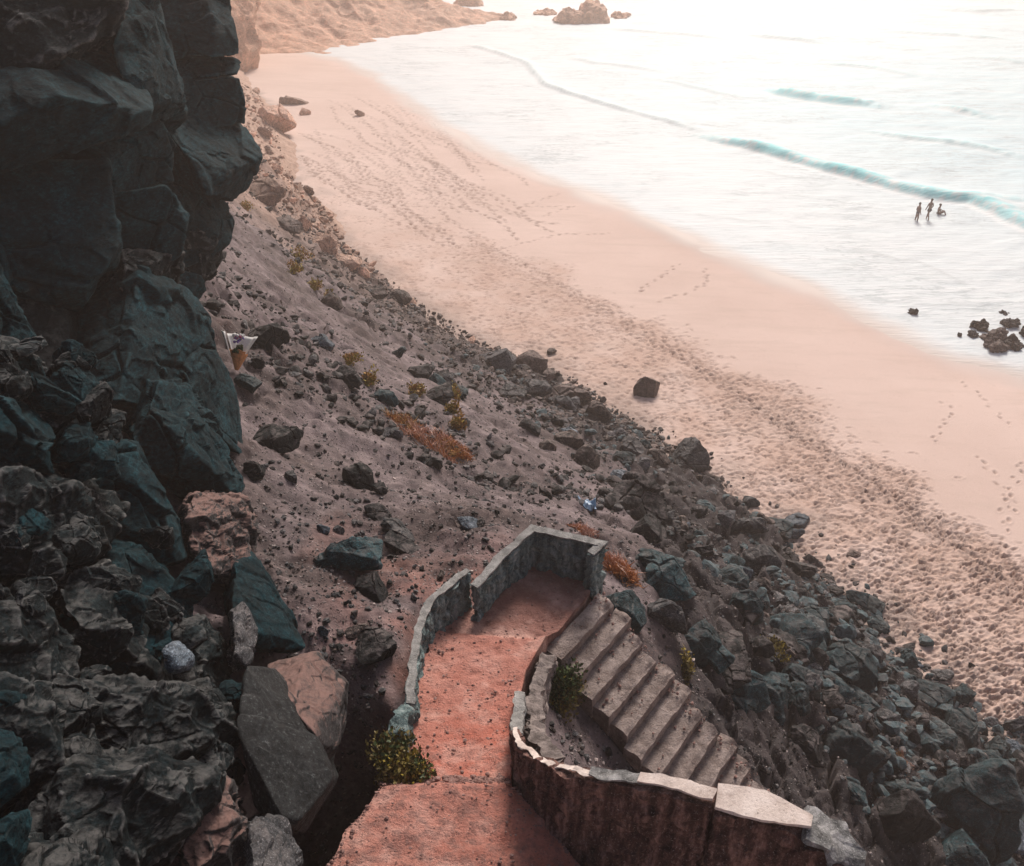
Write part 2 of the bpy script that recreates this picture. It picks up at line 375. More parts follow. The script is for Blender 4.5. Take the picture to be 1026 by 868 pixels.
# path cross rows: left pixel, left z, right pixel, right z
path_rows = [((270, 930), 15.5, (640, 930), 15.15), ((328, 868), 15.32, (582, 868), 15.0), ((360, 820), 15.22, (545, 822), 15.0), ((386, 787), 15.12, (512, 785), 14.98),
             ((387, 785), 14.78, (512, 783), 14.76), ((398, 765), 14.70, (513, 765), 14.68), ((408, 722), 14.48, (517, 722), 14.48), ((420, 675), 14.22, (527, 675), 14.22), ((436, 637), 14.0, (547, 641), 13.98),
             ((440, 633), 13.84, (549, 640), 13.84), ((474, 612), 13.78, (560, 634), 13.76), ((503, 583), 13.76, (578, 612), 13.72), ((537, 546), 13.74, (602, 583), 13.70)]
PR = [(P(*l, zl), P(*r, zr)) for l, zl, r, zr in path_rows]
PTH = np.array([(a + b) / 2 for a, b in PR]); PWID = np.array([np.linalg.norm((a - b)[:2]) for a, b in PR])
def path_near(x, y):
    p = np.stack([x, y], 1); best = np.full(len(p), 1e9); zz = np.zeros(len(p))
    for i in range(len(PTH) - 1):
        a, b = PTH[i], PTH[i + 1]; ab = (b - a)[:2]; L = max(ab @ ab, 1e-6)
        t = np.clip(((p - a[:2]) @ ab) / L, 0, 1)
        d = np.sqrt(((p - (a[:2] + t[:, None] * ab)) ** 2).sum(1)) - .5 * (PWID[i] + t * (PWID[i + 1] - PWID[i]))
        m = d < best; best = np.where(m, d, best); zz = np.where(m, a[2] + t * (b[2] - a[2]), zz)
    return best, zz
# stairs
ST_TL, ST_TR = P(549, 648, 13.68), P(598, 597, 13.68)
ST_W = (ST_TR - ST_TL); ST_WID = np.linalg.norm(ST_W[:2]); ST_W = ST_W / np.linalg.norm(ST_W)
ST_U = np.array([ST_W[1], -ST_W[0], 0.0])
RISE, TREAD, NST = .205, .285, 12
def terr_base(x, y):
    h = np.zeros(len(x))
    for i in range(0, len(x), 100000):
        sl = slice(i, i + 100000); p = np.stack([x[sl], y[sl]], 1)
        Dm = np.sqrt(((p[:, None, :] - cpts[None, :, :2]) ** 2).sum(2))
        h[sl] = Dm @ _W[:len(cpts)] + _W[len(cpts)] + p @ _W[len(cpts) + 1:]
    d, z = path_near(x, y)
    k = 1 - smooth(0.0, .5, d); h = h * (1 - k) + np.minimum(h, z - .25) * k
    q = np.stack([x - ST_TL[0], y - ST_TL[1]], 1); u = q @ ST_U[:2]; w = q @ ST_W[:2]
    zs = ST_TL[2] - np.clip(u / TREAD, -1, NST + 3) * RISE - .42
    e = np.maximum(np.maximum(-w, w - ST_WID), np.maximum(-u - .1, u - TREAD * (NST + 2)))
    k = 1 - smooth(-.05, .9, e); k2 = 1 - smooth(-.1, .12, e)
    h = h * (1 - k) + (zs + .22) * k; h = h * (1 - k2) + np.minimum(h, zs) * k2
    return h
PIT = [P(352, 812, 13.2), P(325, 850, 13.0), P(300, 868, 12.6), P(372, 792, 13.4)]
def terr(x, y):
    h = terr_base(x, y); d, _ = path_near(x, y)
    am = smooth(.0, 1.2, d) * .75 + .25
    q = np.stack([x - ST_TL[0], y - ST_TL[1]], 1); u = q @ ST_U[:2]; w = q @ ST_W[:2]
    e = np.maximum(np.maximum(-w, w - ST_WID), np.maximum(-u, u - TREAD * (NST + 2)))
    am = am * (.12 + .88 * smooth(0, .5, e))
    r = fbm2(x, y, 2.6, 3, 3) * .20 + fbm2(x, y, .55, 5, 9, .62) * .085
    rid = 1 - np.abs(fbm2(x * .8 + y * .6, y * .25 - x * .2, 1.1, 3, 21)) * 1.6
    h = h + am * (r + .09 * rid)
    for pc in PIT: h = h - 2.6 * np.exp(-((((x - pc[0]) / .42) ** 2 + ((y - pc[1]) / .42) ** 2) ** 1.5)) * smooth(-.25, -.05, d)
    dft = sdist(x, y, FT); wv = fbm2(x, y, 2.5, 2, 46)
    rk = np.maximum(smooth(8.0, 3.0, dft + 2 * wv) * smooth(-1.5, .5, dft), smooth(1.2, 2.6, x - .1 * y + .4 * wv) * smooth(13.2, 11.5, h)) * smooth(110, 60, y)
    rk = np.maximum(rk, .55 * smooth(-.1, .35, fbm2(x, y, 3.0, 3, 52)) * smooth(.6, 2.0, d) * smooth(90, 50, y))
    rk = rk * smooth(.1, .8, d) * smooth(.1, .7, e)
    i = np.nonzero(rk > .01)[0]
    if len(i):
        for cs, a, sd in ((1.5, .42, 31), (.62, .20, 35)):
            p = np.stack([x[i] / cs, y[i] / cs, h[i] / cs], 1); p = p + .3 * np.stack([vnoise(p * 1.5, sd + 1), vnoise(p * 1.5, sd + 2), vnoise(p * 1.5, sd + 3)], 1)
            F1, F2, rn, g, cn = voro(p, sd); b = (rn - .45) * .9 + .9 * (g * (p - cn)).sum(1) - .45 * np.exp(-((F2 - F1) / .10) ** 2)
            h[i] += rk[i] * a * b
    return h
def ground(x, y):
    x = np.atleast_1d(np.asarray(x, float)); y = np.atleast_1d(np.asarray(y, float))
    return np.maximum(terr(x, y), beach_h(x, y))
def hit(px, py):
    r = ray(px, py); t = np.geomspace(.006, .26, 1800)
    x, y, z = r[0] * t, r[1] * t, CAMZ + r[2] * t
    g = ground(x, y); k = np.nonzero(z < g)[0]
    i = k[0] if len(k) else -1
    lo, hi = t[max(i - 1, 0)], t[i]
    tt = np.linspace(lo, hi, 12); gg = ground(r[0] * tt, r[1] * tt); zz = CAMZ + r[2] * tt
    j = np.nonzero(zz < gg)[0]; tm = tt[j[0]] if len(j) else hi
    return np.array([r[0] * tm, r[1] * tm, CAMZ + r[2] * tm]), tm * FPX

# slope mesh (fan-shaped grid, finer towards the camera side)
rows = 760; cols = 560
ys = np.geomspace(1.6, 135, rows); ss = np.linspace(-1.05, 1.55, cols)
Y, S = np.meshgrid(ys, ss, indexing='ij'); X = (S * (Y + 1.5)).ravel(); Y = Y.ravel()
Z = terr(X, Y); Bh = beach_h(X, Y)
v = np.stack([X, Y, Z], 1); f = grid_faces(rows, cols)
keep = (Z > Bh - .6)[f].any(1) & (sdist(X, Y, FT) > -6)[f].any(1)
f = f[keep]; used = np.unique(f); rm = np.full(len(v), -1); rm[used] = np.arange(len(used))
me = mesh_np('ground', v[used], rm[f], M['soil'], True)
d, _ = path_near(X, Y)
red = np.clip((1 - smooth(.0, 2.0, d)) * (.75 + .9 * fbm2(X, Y, .9, 3, 40)), 0, 1) * smooth(11.2, 13.4, Z)
red = np.maximum(red, .45 * np.clip(fbm2(X, Y, 2.2, 3, 44) * 1.5, 0, 1) * smooth(8, 12, Z) * (X < 1.5))
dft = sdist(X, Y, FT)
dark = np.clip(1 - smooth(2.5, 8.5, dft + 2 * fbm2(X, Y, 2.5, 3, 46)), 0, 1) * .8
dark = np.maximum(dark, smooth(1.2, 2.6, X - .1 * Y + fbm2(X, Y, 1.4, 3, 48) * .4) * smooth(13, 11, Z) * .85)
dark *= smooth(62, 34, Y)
q_ = np.stack([X - ST_TL[0], Y - ST_TL[1]], 1); pocket = ((q_ @ ST_W[:2]) < .1) & (X > .4) & (Y < 8.9) & (Y > 5.0)
red = np.where(pocket, 0, red) * smooth(13.2, 14.2, Z); dark = np.where(pocket, .1, dark)
attr(me, 'haze_tint', smooth(34, 70, Y + 4 * fbm2(X, Y, 5, 3, 49))[used]); attr(me, 'red', red[used]); attr(me, 'dark', dark[used])
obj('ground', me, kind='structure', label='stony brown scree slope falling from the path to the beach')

# ------------------------------------------------------------------ beach
def sand_mat():
    m, nt, b = mat('beach_sand'); v = geo_pos(nt)
    big = noise(nt, v, .12, 4, .6); fine = noise(nt, v, 20, 4, .7)
    c = ramp(nt, big, [(.3, (.49, .362, .312)), (.7, (.565, .43, .378))])
    c = mix(nt, math_(nt, 'MULTIPLY', attr_(nt, 'tread'), .75), c, (.40, .262, .205))  # trodden sand browner, with self-shadow of its rough surface painted in
    c = mix(nt, math_(nt, 'MULTIPLY', attr_(nt, 'silt'), .8), c, (.21, .165, .145))
    c = mix(nt, attr_(nt, 'print'), c, (.13, .070, .048))  # shade inside each footprint dent painted into the sand colour
    mpd = N_(nt, 'ShaderNodeMapping'); nt.links.new(v, mpd.inputs['Vector']); mpd.inputs['Rotation'].default_value = (0, 0, RAD(40)); mpd.inputs['Scale'].default_value = (.3, 1.6, 1)
    c = mix(nt, maprange(nt, noise(nt, mpd.outputs[0], .5, 6, .7), .5, .75, 0, .55), c, (.42, .315, .265))
    c = mix(nt, maprange(nt, noise(nt, v, 3.5, 5, .75), .58, .74, 0, .5), c, (.36, .265, .22))
    c = mix(nt, maprange(nt, fine, .45, .75, 0, .4), c, (.64, .53, .475))
    wet = attr_(nt, 'wet')
    c = mix(nt, wet, c, (.46, .365, .33))
    c = mix(nt, attr_(nt, 'wash'), c, (.47, .405, .37))
    nt.links.new(c, b.inputs['Base Color']); nt.links.new(maprange(nt, wet, 0, 1, .95, .62), b.inputs['Roughness'])
    bump(nt, b, fine, .02, .6); return m
M['sand'] = sand_mat()
ry, rs_ = math.log(210 / 9) , 0
rows, cols = 1250, 950
ys = np.geomspace(9, 210, rows); ss = np.linspace(-.55, 1.35, cols)
Yg, Sg = np.meshgrid(ys, ss, indexing='ij'); Xg = Sg * Yg
X, Y = Xg.ravel(), Yg.ravel()
H = beach_h(X, Y); dW = sdist(X, Y, WL); dF = sdist(X, Y, FT)
band_px = [(395, 175), (440, 215), (560, 282), (690, 350), (800, 420), (900, 492), (1026, 575), (1200, 680)]
BL = np.array([P(x, y, .5)[:2] for x, y in band_px])
dB = sdist(X, Y, BL) + 1.4 * fbm2(X, Y, 3.5, 3, 60)
tread = smooth(-1.6, 1.0, dB) * smooth(75, 48, Y)
core = np.exp(-((dB - 1.2) / 2.2) ** 2) * smooth(75, 50, Y)
trod = np.clip(tread * (.65 + .5 * fbm2(X, Y, 1.8, 3, 61)) + .4 * core, 0, 1)
H = H + tread * (.008 * fbm2(X, Y, .3, 2, 62) + .02 * fbm2(X, Y, 1.2, 2, 64)) + .025 * fbm2(X, Y, 6, 2, 63)
dent_shade = np.zeros((rows, cols)); Hg = H.reshape(rows, cols)
lr = math.log(ys[1] / ys[0]); ds = ss[1] - ss[0]
def stamp(x, y, ang, L=.17, Wd=.085, dep=.05, pr=.5):
    ri = math.log(max(y, 9.01) / 9) / lr; ci = (x / y - ss[0]) / ds
    wr = int(2.2 * L / (y * lr)) + 1; wc = int(2.2 * L / (y * ds)) + 1
    r0, r1, c0, c1 = max(int(ri) - wr, 0), min(int(ri) + wr + 2, rows), max(int(ci) - wc, 0), min(int(ci) + wc + 2, cols)
    if r1 <= r0 or c1 <= c0: return
    dx = Xg[r0:r1, c0:c1] - x; dy = Yg[r0:r1, c0:c1] - y
    a = (dx * math.cos(ang) + dy * math.sin(ang)) / L; b = (-dx * math.sin(ang) + dy * math.cos(ang)) / Wd
    q = np.sqrt(a * a + b * b)
    Hg[r0:r1, c0:c1] += -dep * np.exp(-q ** 4) + dep * .45 * np.exp(-((q - 1.55) / .4) ** 2)
    dent_shade[r0:r1, c0:c1] = np.maximum(dent_shade[r0:r1, c0:c1], pr * np.exp(-q ** 4))
cand = 110000
cy = np.exp(RNG.uniform(math.log(11), math.log(85), cand)) ; cx = RNG.uniform(-.5, 1.2, cand) * cy
cB = sdist(cx, cy, BL) + 1.2 * fbm2(cx, cy, 3.5, 3, 60); cF = sdist(cx, cy, FT)
pacc = np.clip(smooth(-1.8, .6, cB) * .55 + .45 * np.exp(-((cB - 1) / 1.8) ** 2), 0, 1) * (cF < .5) * (cy / 85) ** .5 * np.where(cy > 60, .5, 1)
bd = (BL[5] - BL[2]); bang = math.atan2(bd[1], bd[0])
pacc = pacc * (.62 + .5 * smooth(-.35, .3, fbm2(cx, cy, 2.2, 3, 66)))
sel = RNG.uniform(size=cand) < pacc * 2.0
for x, y in zip(cx[sel], cy[sel]):
    stamp(x, y, random.gauss(-.15, .5), .15 * random.uniform(.7, 1.4), .050 * random.uniform(.8, 1.4), random.uniform(.03, .07), random.uniform(.15, .6))
def trail(pts, step=.62, pr=.6, dep=.05, big=1.0):
    L = [P(x, y, .5)[:2] for x, y in pts]; k = 0
    for a, b in zip(L[:-1], L[1:]):
        n = max(int(np.linalg.norm(b - a) / step), 1); dr = (b - a) / np.linalg.norm(b - a); nn = np.array([-dr[1], dr[0]])
        for i in range(n):
            q = a + (b - a) * (i + random.uniform(-.35, .35)) / n + nn * ((.1 if k % 2 else -.1) + random.gauss(0, .05)); k += 1
            stamp(q[0], q[1], math.atan2(dr[1], dr[0]) + random.gauss(0, .25), .15 * big * random.uniform(.7, 1.2), .075 * big * random.uniform(.7, 1.2), dep * random.uniform(.4, 1.1), pr * random.uniform(.3, 1))
for t in ([(1010, 420), (985, 392), (960, 372)], [(1026, 520), (985, 460), (978, 448)], [(935, 440), (955, 410), (945, 395)], [(1000, 600), (1010, 500), (1026, 455)],
          [(610, 230), (560, 232), (500, 250), (440, 262)], [(660, 300), (690, 290), (708, 280), (706, 262)], [(560, 190), (520, 204), (575, 202), (540, 215)], [(640, 290), (668, 270), (680, 258)]):
    trail(t, .5, .7, .06, 1.0 if t[0][1] > 350 else 1.45)
for _ in range(7):
    o_ = random.gauss(4, 11); trail([(px_ + random.uniform(-5, 5), py_ + o_ + 4 + random.uniform(-3, 3)) for px_, py_ in [(470, 232), (520, 258), (570, 286), (625, 318), (680, 350), (740, 388), (800, 428), (860, 470), (940, 530), (1010, 580)]], .5, .75, .07, 1.15)
for _ in range(44):
    a = (random.uniform(300, 430), random.uniform(95, 180)); g = random.uniform(.4, 1.1)
    pts = [a]
    for _k in range(6):
        pts.append((pts[-1][0] + random.uniform(8, 34) * g, pts[-1][1] + random.uniform(2, 26) * g))
    trail(pts, .55, random.uniform(.5, 1.0), .09, 1.8)
H = Hg.ravel()
wet = np.clip(1 - smooth(-.5, 2.5, dW + .8 * fbm2(X, Y, 5, 3, 70)), 0, 1)
silt = np.clip(1 - smooth(-.2, 2.6, -dF + 1.3 * fbm2(X, Y, 2, 3, 71)), 0, 1) * .8
v = np.stack([X, Y, H], 1); f = grid_faces(rows, cols)
keep = ((dW > -14) & (dF < 9))[f].any(1); f = f[keep]; used = np.unique(f); rm = np.full(len(v), -1); rm[used] = np.arange(len(used))
me = mesh_np('beach', v[used], rm[f], M['sand'], True)
attr(me, 'tread', trod[used]); attr(me, 'print', dent_shade.ravel()[used]); attr(me, 'wet', wet[used]); attr(me, 'silt', silt[used]); attr(me, 'wash', smooth(1.9, -.5, dW + .9 * fbm2(X, Y, 3.5, 4, 72))[used])
obj('beach', me, kind='structure', label='pale pinkish sand beach trodden with footprints')
# the sea bed carries the ground out to the horizon
bv = np.array([(-3000, -800, -2.2), (3000, -800, -2.2), (3000, 3500, -2.2), (-3000, 3500, -2.2)]); 
obj('seabed', mesh_np('seabed', bv, np.array([[0, 1, 2, 3]]), M['sand']), kind='structure')

# ------------------------------------------------------------------ sea
def sea_mat():
    m, nt, b = mat('sea_water'); v = geo_pos(nt)
    mp = N_(nt, 'ShaderNodeMapping'); nt.links.new(v, mp.inputs['Vector']); mp.inputs['Rotation'].default_value = (0, 0, RAD(33)); mp.inputs['Scale'].default_value = (.22, 1.3, 1)
    n1 = noise(nt, mp.outputs[0], .55, 6, .65); n2 = noise(nt, mp.outputs[0], 2.4, 5, .65)
    c = mix(nt, maprange(nt, n1, .38, .62), (.52, .565, .58), (.575, .60, .61))
    c = mix(nt, math_(nt, 'MULTIPLY', attr_(nt, 'blue'), maprange(nt, n1, .3, .55, .45, 1)), c, (.43, .56, .60))
    c = mix(nt, math_(nt, 'MULTIPLY', maprange(nt, n2, .56, .68), .5), c, (.36, .41, .42))
    for sc_, wd, st_, off in ((.30, .018, .85, 0.0), (.75, .022, .7, 40.0), (.5, .016, .8, 90.0)):
        mp2 = N_(nt, 'ShaderNodeMapping'); nt.links.new(v, mp2.inputs['Vector']); mp2.inputs['Rotation'].default_value = (0, 0, RAD(33)); mp2.inputs['Scale'].default_value = (.22, 1.0, 1); mp2.inputs['Location'].default_value = (off, off, 0)
        nz = noise(nt, mp2.outputs[0], sc_, 5, .62); ln = maprange(nt, math_(nt, 'ABSOLUTE', math_(nt, 'SUBTRACT', nz, .5)), 0, wd, 1, 0)
        ms_ = maprange(nt, noise(nt, v, .09, 3, .6), .45, .62)
        c = mix(nt, math_(nt, 'MULTIPLY', math_(nt, 'MULTIPLY', ln, ms_), st_), c, (.33, .375, .39))
    c = mix(nt, attr_(nt, 'line'), c, (.40, .43, .44))
    c = mix(nt, attr_(nt, 'film'), c, (.47, .405, .37))
    c = mix(nt, attr_(nt, 'turq'), c, (.24, .74, .78))
    c = mix(nt, attr_(nt, 'foam'), c, (.68, .69, .69))
    nt.links.new(c, b.inputs['Base Color']); b.inputs['Roughness'].default_value = .6; b.inputs['IOR'].default_value = 1.33; b.inputs['Specular IOR Level'].default_value = .3
    bump(nt, b, math_(nt, 'ADD', n1, math_(nt, 'MULTIPLY', n2, .5)), .2, .6)
    tr = nt.nodes.new('ShaderNodeBsdfTransparent'); ms = nt.nodes.new('ShaderNodeMixShader'); out = nt.nodes['Material Output']
    tl = nt.nodes.new('ShaderNodeBsdfTranslucent'); tl.inputs['Color'].default_value = (.35, .88, .92, 1); m2 = nt.nodes.new('ShaderNodeMixShader')
    nt.links.new(math_(nt, 'MULTIPLY', attr_(nt, 'turq'), .25), m2.inputs[0]); nt.links.new(b.outputs[0], m2.inputs[1]); nt.links.new(tl.outputs[0], m2.inputs[2])
    nt.links.new(attr_(nt, 'shore'), ms.inputs[0]); nt.links.new(tr.outputs[0], ms.inputs[1]); nt.links.new(m2.outputs[0], ms.inputs[2]); nt.links.new(ms.outputs[0], out.inputs['Surface'])
    return m
M['sea'] = sea_mat()
rows, cols = 640, 620
ys = np.concatenate([np.geomspace(26, 260, 540), np.geomspace(265, 1500, 100)]); ss = np.linspace(-.9, 1.25, cols)
Yg, Sg = np.meshgrid(ys, ss, indexing='ij'); X, Y = (Sg * Yg).ravel(), Yg.ravel()
dW = -sdist(X, Y, WL)
Z = .05 + .05 * fbm2(X * .84 + Y * .54, (Y * .84 - X * .54) * 2.2, 3.0, 3, 80) * smooth(1, 12, dW) + .10 * fbm2(X, Y * 1.6, 9, 2, 83) * smooth(6, 40, dW)
turq = np.zeros(len(X)); foam = np.zeros(len(X)); line = np.zeros(len(X))
def wave(px, Hh, sf=.4, sb=2.2, tq=1.0, seed=0, taper=True):
    global Z, turq, foam, line
    L = np.array([P(a, b, Hh * .5)[:2] for a, b in px]); seg = np.concatenate([[0], np.cumsum(np.linalg.norm(np.diff(L, axis=0), axis=1))])
    # fine resample with a wandering crest line
    n = int(seg[-1] / 1.2) + 2; s = np.linspace(0, seg[-1], n)
    LL = np.stack([np.interp(s, seg, L[:, 0]), np.interp(s, seg, L[:, 1])], 1)
    LL[:, 1] += .9 * fbm2(s, s * 0 + seed, 7, 3, 85 + seed)
    p = np.stack([X, Y], 1); near = (X > LL[:, 0].min() - 6) & (X < LL[:, 0].max() + 6) & (Y > LL[:, 1].min() - 9) & (Y < LL[:, 1].max() + 9)
    idx = np.nonzero(near)[0]
    if not len(idx): return
    x, y = X[idx], Y[idx]; d = -sdist(x, y, LL)          # positive = seaward
    bd_ = np.full(len(x), 1e9); sp_ = np.zeros(len(x))
    for i in range(len(LL)):
        q = (x - LL[i, 0]) ** 2 + (y - LL[i, 1]) ** 2; m = q < bd_; bd_ = np.where(m, q, bd_); sp_ = np.where(m, s[i], sp_)
    e = (smooth(0, 7, sp_) * smooth(seg[-1], seg[-1] - 7, sp_)) if taper else np.ones(len(x))
    e = e * (.92 + .22 * fbm2(sp_, sp_ * 0 + 3.3, 5, 3, 88 + seed)) * (np.sqrt(bd_) < 6.5)
    front = d < 0
    prof = np.where(front, np.exp(-(d / sf) ** 2), np.exp(-(d / sb) ** 2))
    Z[idx] += Hh * np.clip(e, 0, 1.3) * prof
    turq[idx] = np.maximum(turq[idx], np.clip(tq * e * np.where(front, np.exp(-(d / (sf * 1.5)) ** 4), np.exp(-(d / (sb * .5)) ** 2)), 0, 1))
    fo = np.exp(-((d + sf * 1.7) / (.35)) ** 2) * .9 + .9 * np.exp(-((d - .15) / .16) ** 2) * (fbm2(x, y, .8, 2, 91) > -.1) + smooth(.18, .55, fbm2(x, y, .55, 3, 92)) * np.exp(-(d / 1.2) ** 2) * .8
    foam[idx] = np.maximum(foam[idx], np.clip(fo * np.clip(e * 1.5, 0, 1), 0, 1) * min(1, tq + .15)); line[idx] = np.maximum(line[idx], (.0 if tq > .5 else .8) * np.clip(e, 0, 1) * np.exp(-((d + sf * .6) / (sf * .8)) ** 2))
wave([(462, 42), (490, 50), (528, 64), (545, 84), (600, 103), (660, 120), (715, 134)], .30, .3, 1.2, .12, 1)
wave([(690, 130), (725, 138), (762, 147), (800, 158), (850, 172), (900, 184), (935, 191), (975, 198), (1026, 222), (1090, 245)], .7, .7, 2.2, .95, 2)
wave([(762, 84), (800, 94), (850, 100), (897, 104)], .9, 1.2, 2.4, 1.0, 3)
wave([(915, 101), (960, 110), (1010, 120)], .5, .5, 2, .45, 4)
wave([(735, 33), (790, 38), (840, 45)], .5, .6, 2.2, .15, 5)
wave([(955, 55), (990, 58), (1040, 66)], .5, .6, 2.2, .15, 6)
wave([(930, 8), (980, 12), (1040, 10)], .5, .6, 2.2, .1, 7)
wave([(960, 190), (1000, 196), (1060, 206)], .45, .5, 1.8, .65, 8)
wave([(850, 128), (910, 138), (970, 146), (1040, 160)], .35, .5, 1.8, .3, 10)
wave([(640, 78), (700, 88), (760, 100)], .25, .4, 1.8, .1, 11)
wave([(800, 62), (860, 66), (930, 78)], .35, .5, 2, .2, 12)
wave([(880, 30), (940, 34), (1030, 40)], .4, .5, 2, .15, 13)
wave([(600, 28), (680, 34), (740, 40)], .35, .5, 2, .08, 14)
wave([(560, 55), (620, 66), (680, 74)], .25, .4, 2, .05, 9)
for k, (px_, wd) in enumerate([([(400, 250 - 146), (430, 108), (470, 106)], .2), ([(510, 138), (560, 137), (600, 140)], .25), ([(700, 215), (735, 220), (770, 223)], .22), ([(740, 168), (790, 176), (840, 182)], .2),
                               ([(860, 250), (920, 262), (1000, 300)], .16), ([(900, 305), (950, 306), (1020, 300)], .15), ([(800, 205), (850, 203), (900, 214)], .15), ([(990, 358), (1005, 366), (1026, 368)], .15)]):
    L = np.array([P(a, b, .05)[:2] for a, b in px_]); n = 40; s = np.linspace(0, len(L) - 1, n)
    LL = np.stack([np.interp(s, range(len(L)), L[:, 0]), np.interp(s, range(len(L)), L[:, 1])], 1); LL[:, 1] += .5 * fbm2(s * 6, s * 0 + k, 3, 3, 100 + k)
    dd = np.abs(sdist(X, Y, LL)); line = np.maximum(line, .75 * np.exp(-(dd / wd) ** 2) * np.clip(.5 + fbm2(X, Y, 4, 2, 99), 0, 1)); Z += .03 * np.exp(-(dd / (wd * 2)) ** 2)
edge_ = dW + .7 * fbm2(X, Y, 4.5, 4, 81)
Zs = beach_h(X, Y); kz = smooth(1.0, 5.0, dW); Z = Z * kz + (1 - kz) * (Zs + np.clip(.035 * edge_, -.12, .10))     # the film runs out on the sand
blue = smooth(8, 45, dW) * smooth(-.1, .25, X / Y + .25 * fbm2(X, Y, 40, 2, 84))
shore = np.ones(len(X)); film = smooth(2.4, -.2, edge_)
v = np.stack([X, Y, Z], 1); f = grid_faces(rows, cols); keep = (dW > -2.5)[f].any(1); f = f[keep]; used = np.unique(f); rm = np.full(len(v), -1); rm[used] = np.arange(len(used))
me = mesh_np('sea', v[used], rm[f], M['sea'], True)
for n_, a_ in (('turq', turq), ('foam', foam), ('line', line), ('blue', blue), ('shore', shore), ('film', film)): attr(me, n_, a_[used])
obj('sea', me, kind='structure', label='milky pale sea with low turquoise breakers')

# ------------------------------------------------------------------ far headland and hazy cliff
hp = [P(262, 58, 0), P(330, 58, 0), P(370, 47, 0), P(420, 36, 0), P(480, 26, 0), P(517, 18, 0)]
hp = [np.array([q[0], q[1], -.5]) for q in hp]
hc = hp + [q + np.array([3, -6, -2.5]) for q in hp]
for px, py, t in [(290, 30, .168), (300, 5, .176), (345, 28, .175), (345, 4, .182), (390, 20, .183), (430, 12, .190), (455, 14, .1935), (480, 15, .1985), (505, 15, .2015)]: hc.append(D(px, py, t * FPX))
hc += [np.array(q, float) for q in [(-45, 185, 20), (-60, 170, 30), (-32, 192, 10), (-14, 202, .5), (-8, 200, -1), (-12, 212, -2.5), (-30, 210, 4), (-60, 215, 20), (-80, 190, 40), (-45, 240, -2), (4, 196, -2.5), (-90, 140, 40), (-60, 150, 20), (-50, 152, 8)]]
hc = np.array(hc)
n = len(hc); Dm = np.sqrt(((hc[:, None, :2] - hc[None, :, :2]) ** 2).sum(2)); A = np.zeros((n + 1, n + 1)); A[:n, :n] = Dm - np.eye(n) * .5; A[:n, n] = 1; A[n, :n] = 1
hw = np.linalg.solve(A, np.concatenate([hc[:, 2], [0]]))
gx, gy = np.meshgrid(np.linspace(-95, 8, 260), np.linspace(132, 245, 260)); X, Y = gx.ravel(), gy.ravel()
Z = np.sqrt(((np.stack([X, Y], 1)[:, None, :] - hc[None, :, :2]) ** 2).sum(2)) @ hw[:n] + hw[n]
lift = smooth(-1, 4, Z)
q3 = np.stack([X / 5, Y / 5, Z / 9], 1); F1, F2, r_, g_, c_ = voro(q3, 5)
Z = Z + lift * (.8 * fbm2(X, Y, 10, 4, 110) + .7 * (r_ - .5) + .55 * (1 - np.abs(fbm2(X + Y * .4, Y * .3, 6, 3, 112)) * 2)) + .5 * fbm2(X, Y, 3, 3, 111)
obj('headland', mesh_np('headland', np.stack([X, Y, Z], 1), grid_faces(260, 260), M['far'], False), kind='structure', label='orange headland fading into haze at the far end of the beach')

def tagged_rock(name, pts, m, label, category='rock', group=None, parent=None, **kw):
    v, f = rock(pts, **kw); c = v.mean(0); c[2] = v[:, 2].min()
    if parent is not None: c = np.array(parent.location[:])
    o = obj(name, mesh_np(name, v - c, f, M[m]), parent, None if parent is not None else c)
    if parent is None:
        o['label'] = label; o['category'] = category
        if group: o['group'] = group
    return o
def front(px, thick, shrink=.85, dx=0):
    """outline points (px, py, distance) and the same outline pushed back into the hill by `thick` metres"""
    out = [D(*q) for q in px]; c = np.mean([(q[0], q[1]) for q in px], axis=0)
    out += [D(c[0] + dx + (q[0] - c[0]) * shrink, c[1] + (q[1] - c[1]) * shrink, q[2] + thick) for q in px]
    return out
far_c = empty('sea_cliff', D(240, 85, 125), 'hazy orange cliff face rising just behind the dark overhanging buttress', 'cliff')
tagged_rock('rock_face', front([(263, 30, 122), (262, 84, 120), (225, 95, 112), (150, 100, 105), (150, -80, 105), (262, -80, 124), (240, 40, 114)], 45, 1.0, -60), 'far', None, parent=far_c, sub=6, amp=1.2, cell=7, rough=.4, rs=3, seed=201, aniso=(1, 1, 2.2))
tagged_rock('foot_ledge', front([(262, 75, 120), (285, 84, 118), (262, 92, 116), (225, 96, 110)], 8, .9), 'far', None, parent=far_c, sub=5, amp=.5, cell=2, rough=.25, rs=1, seed=202)
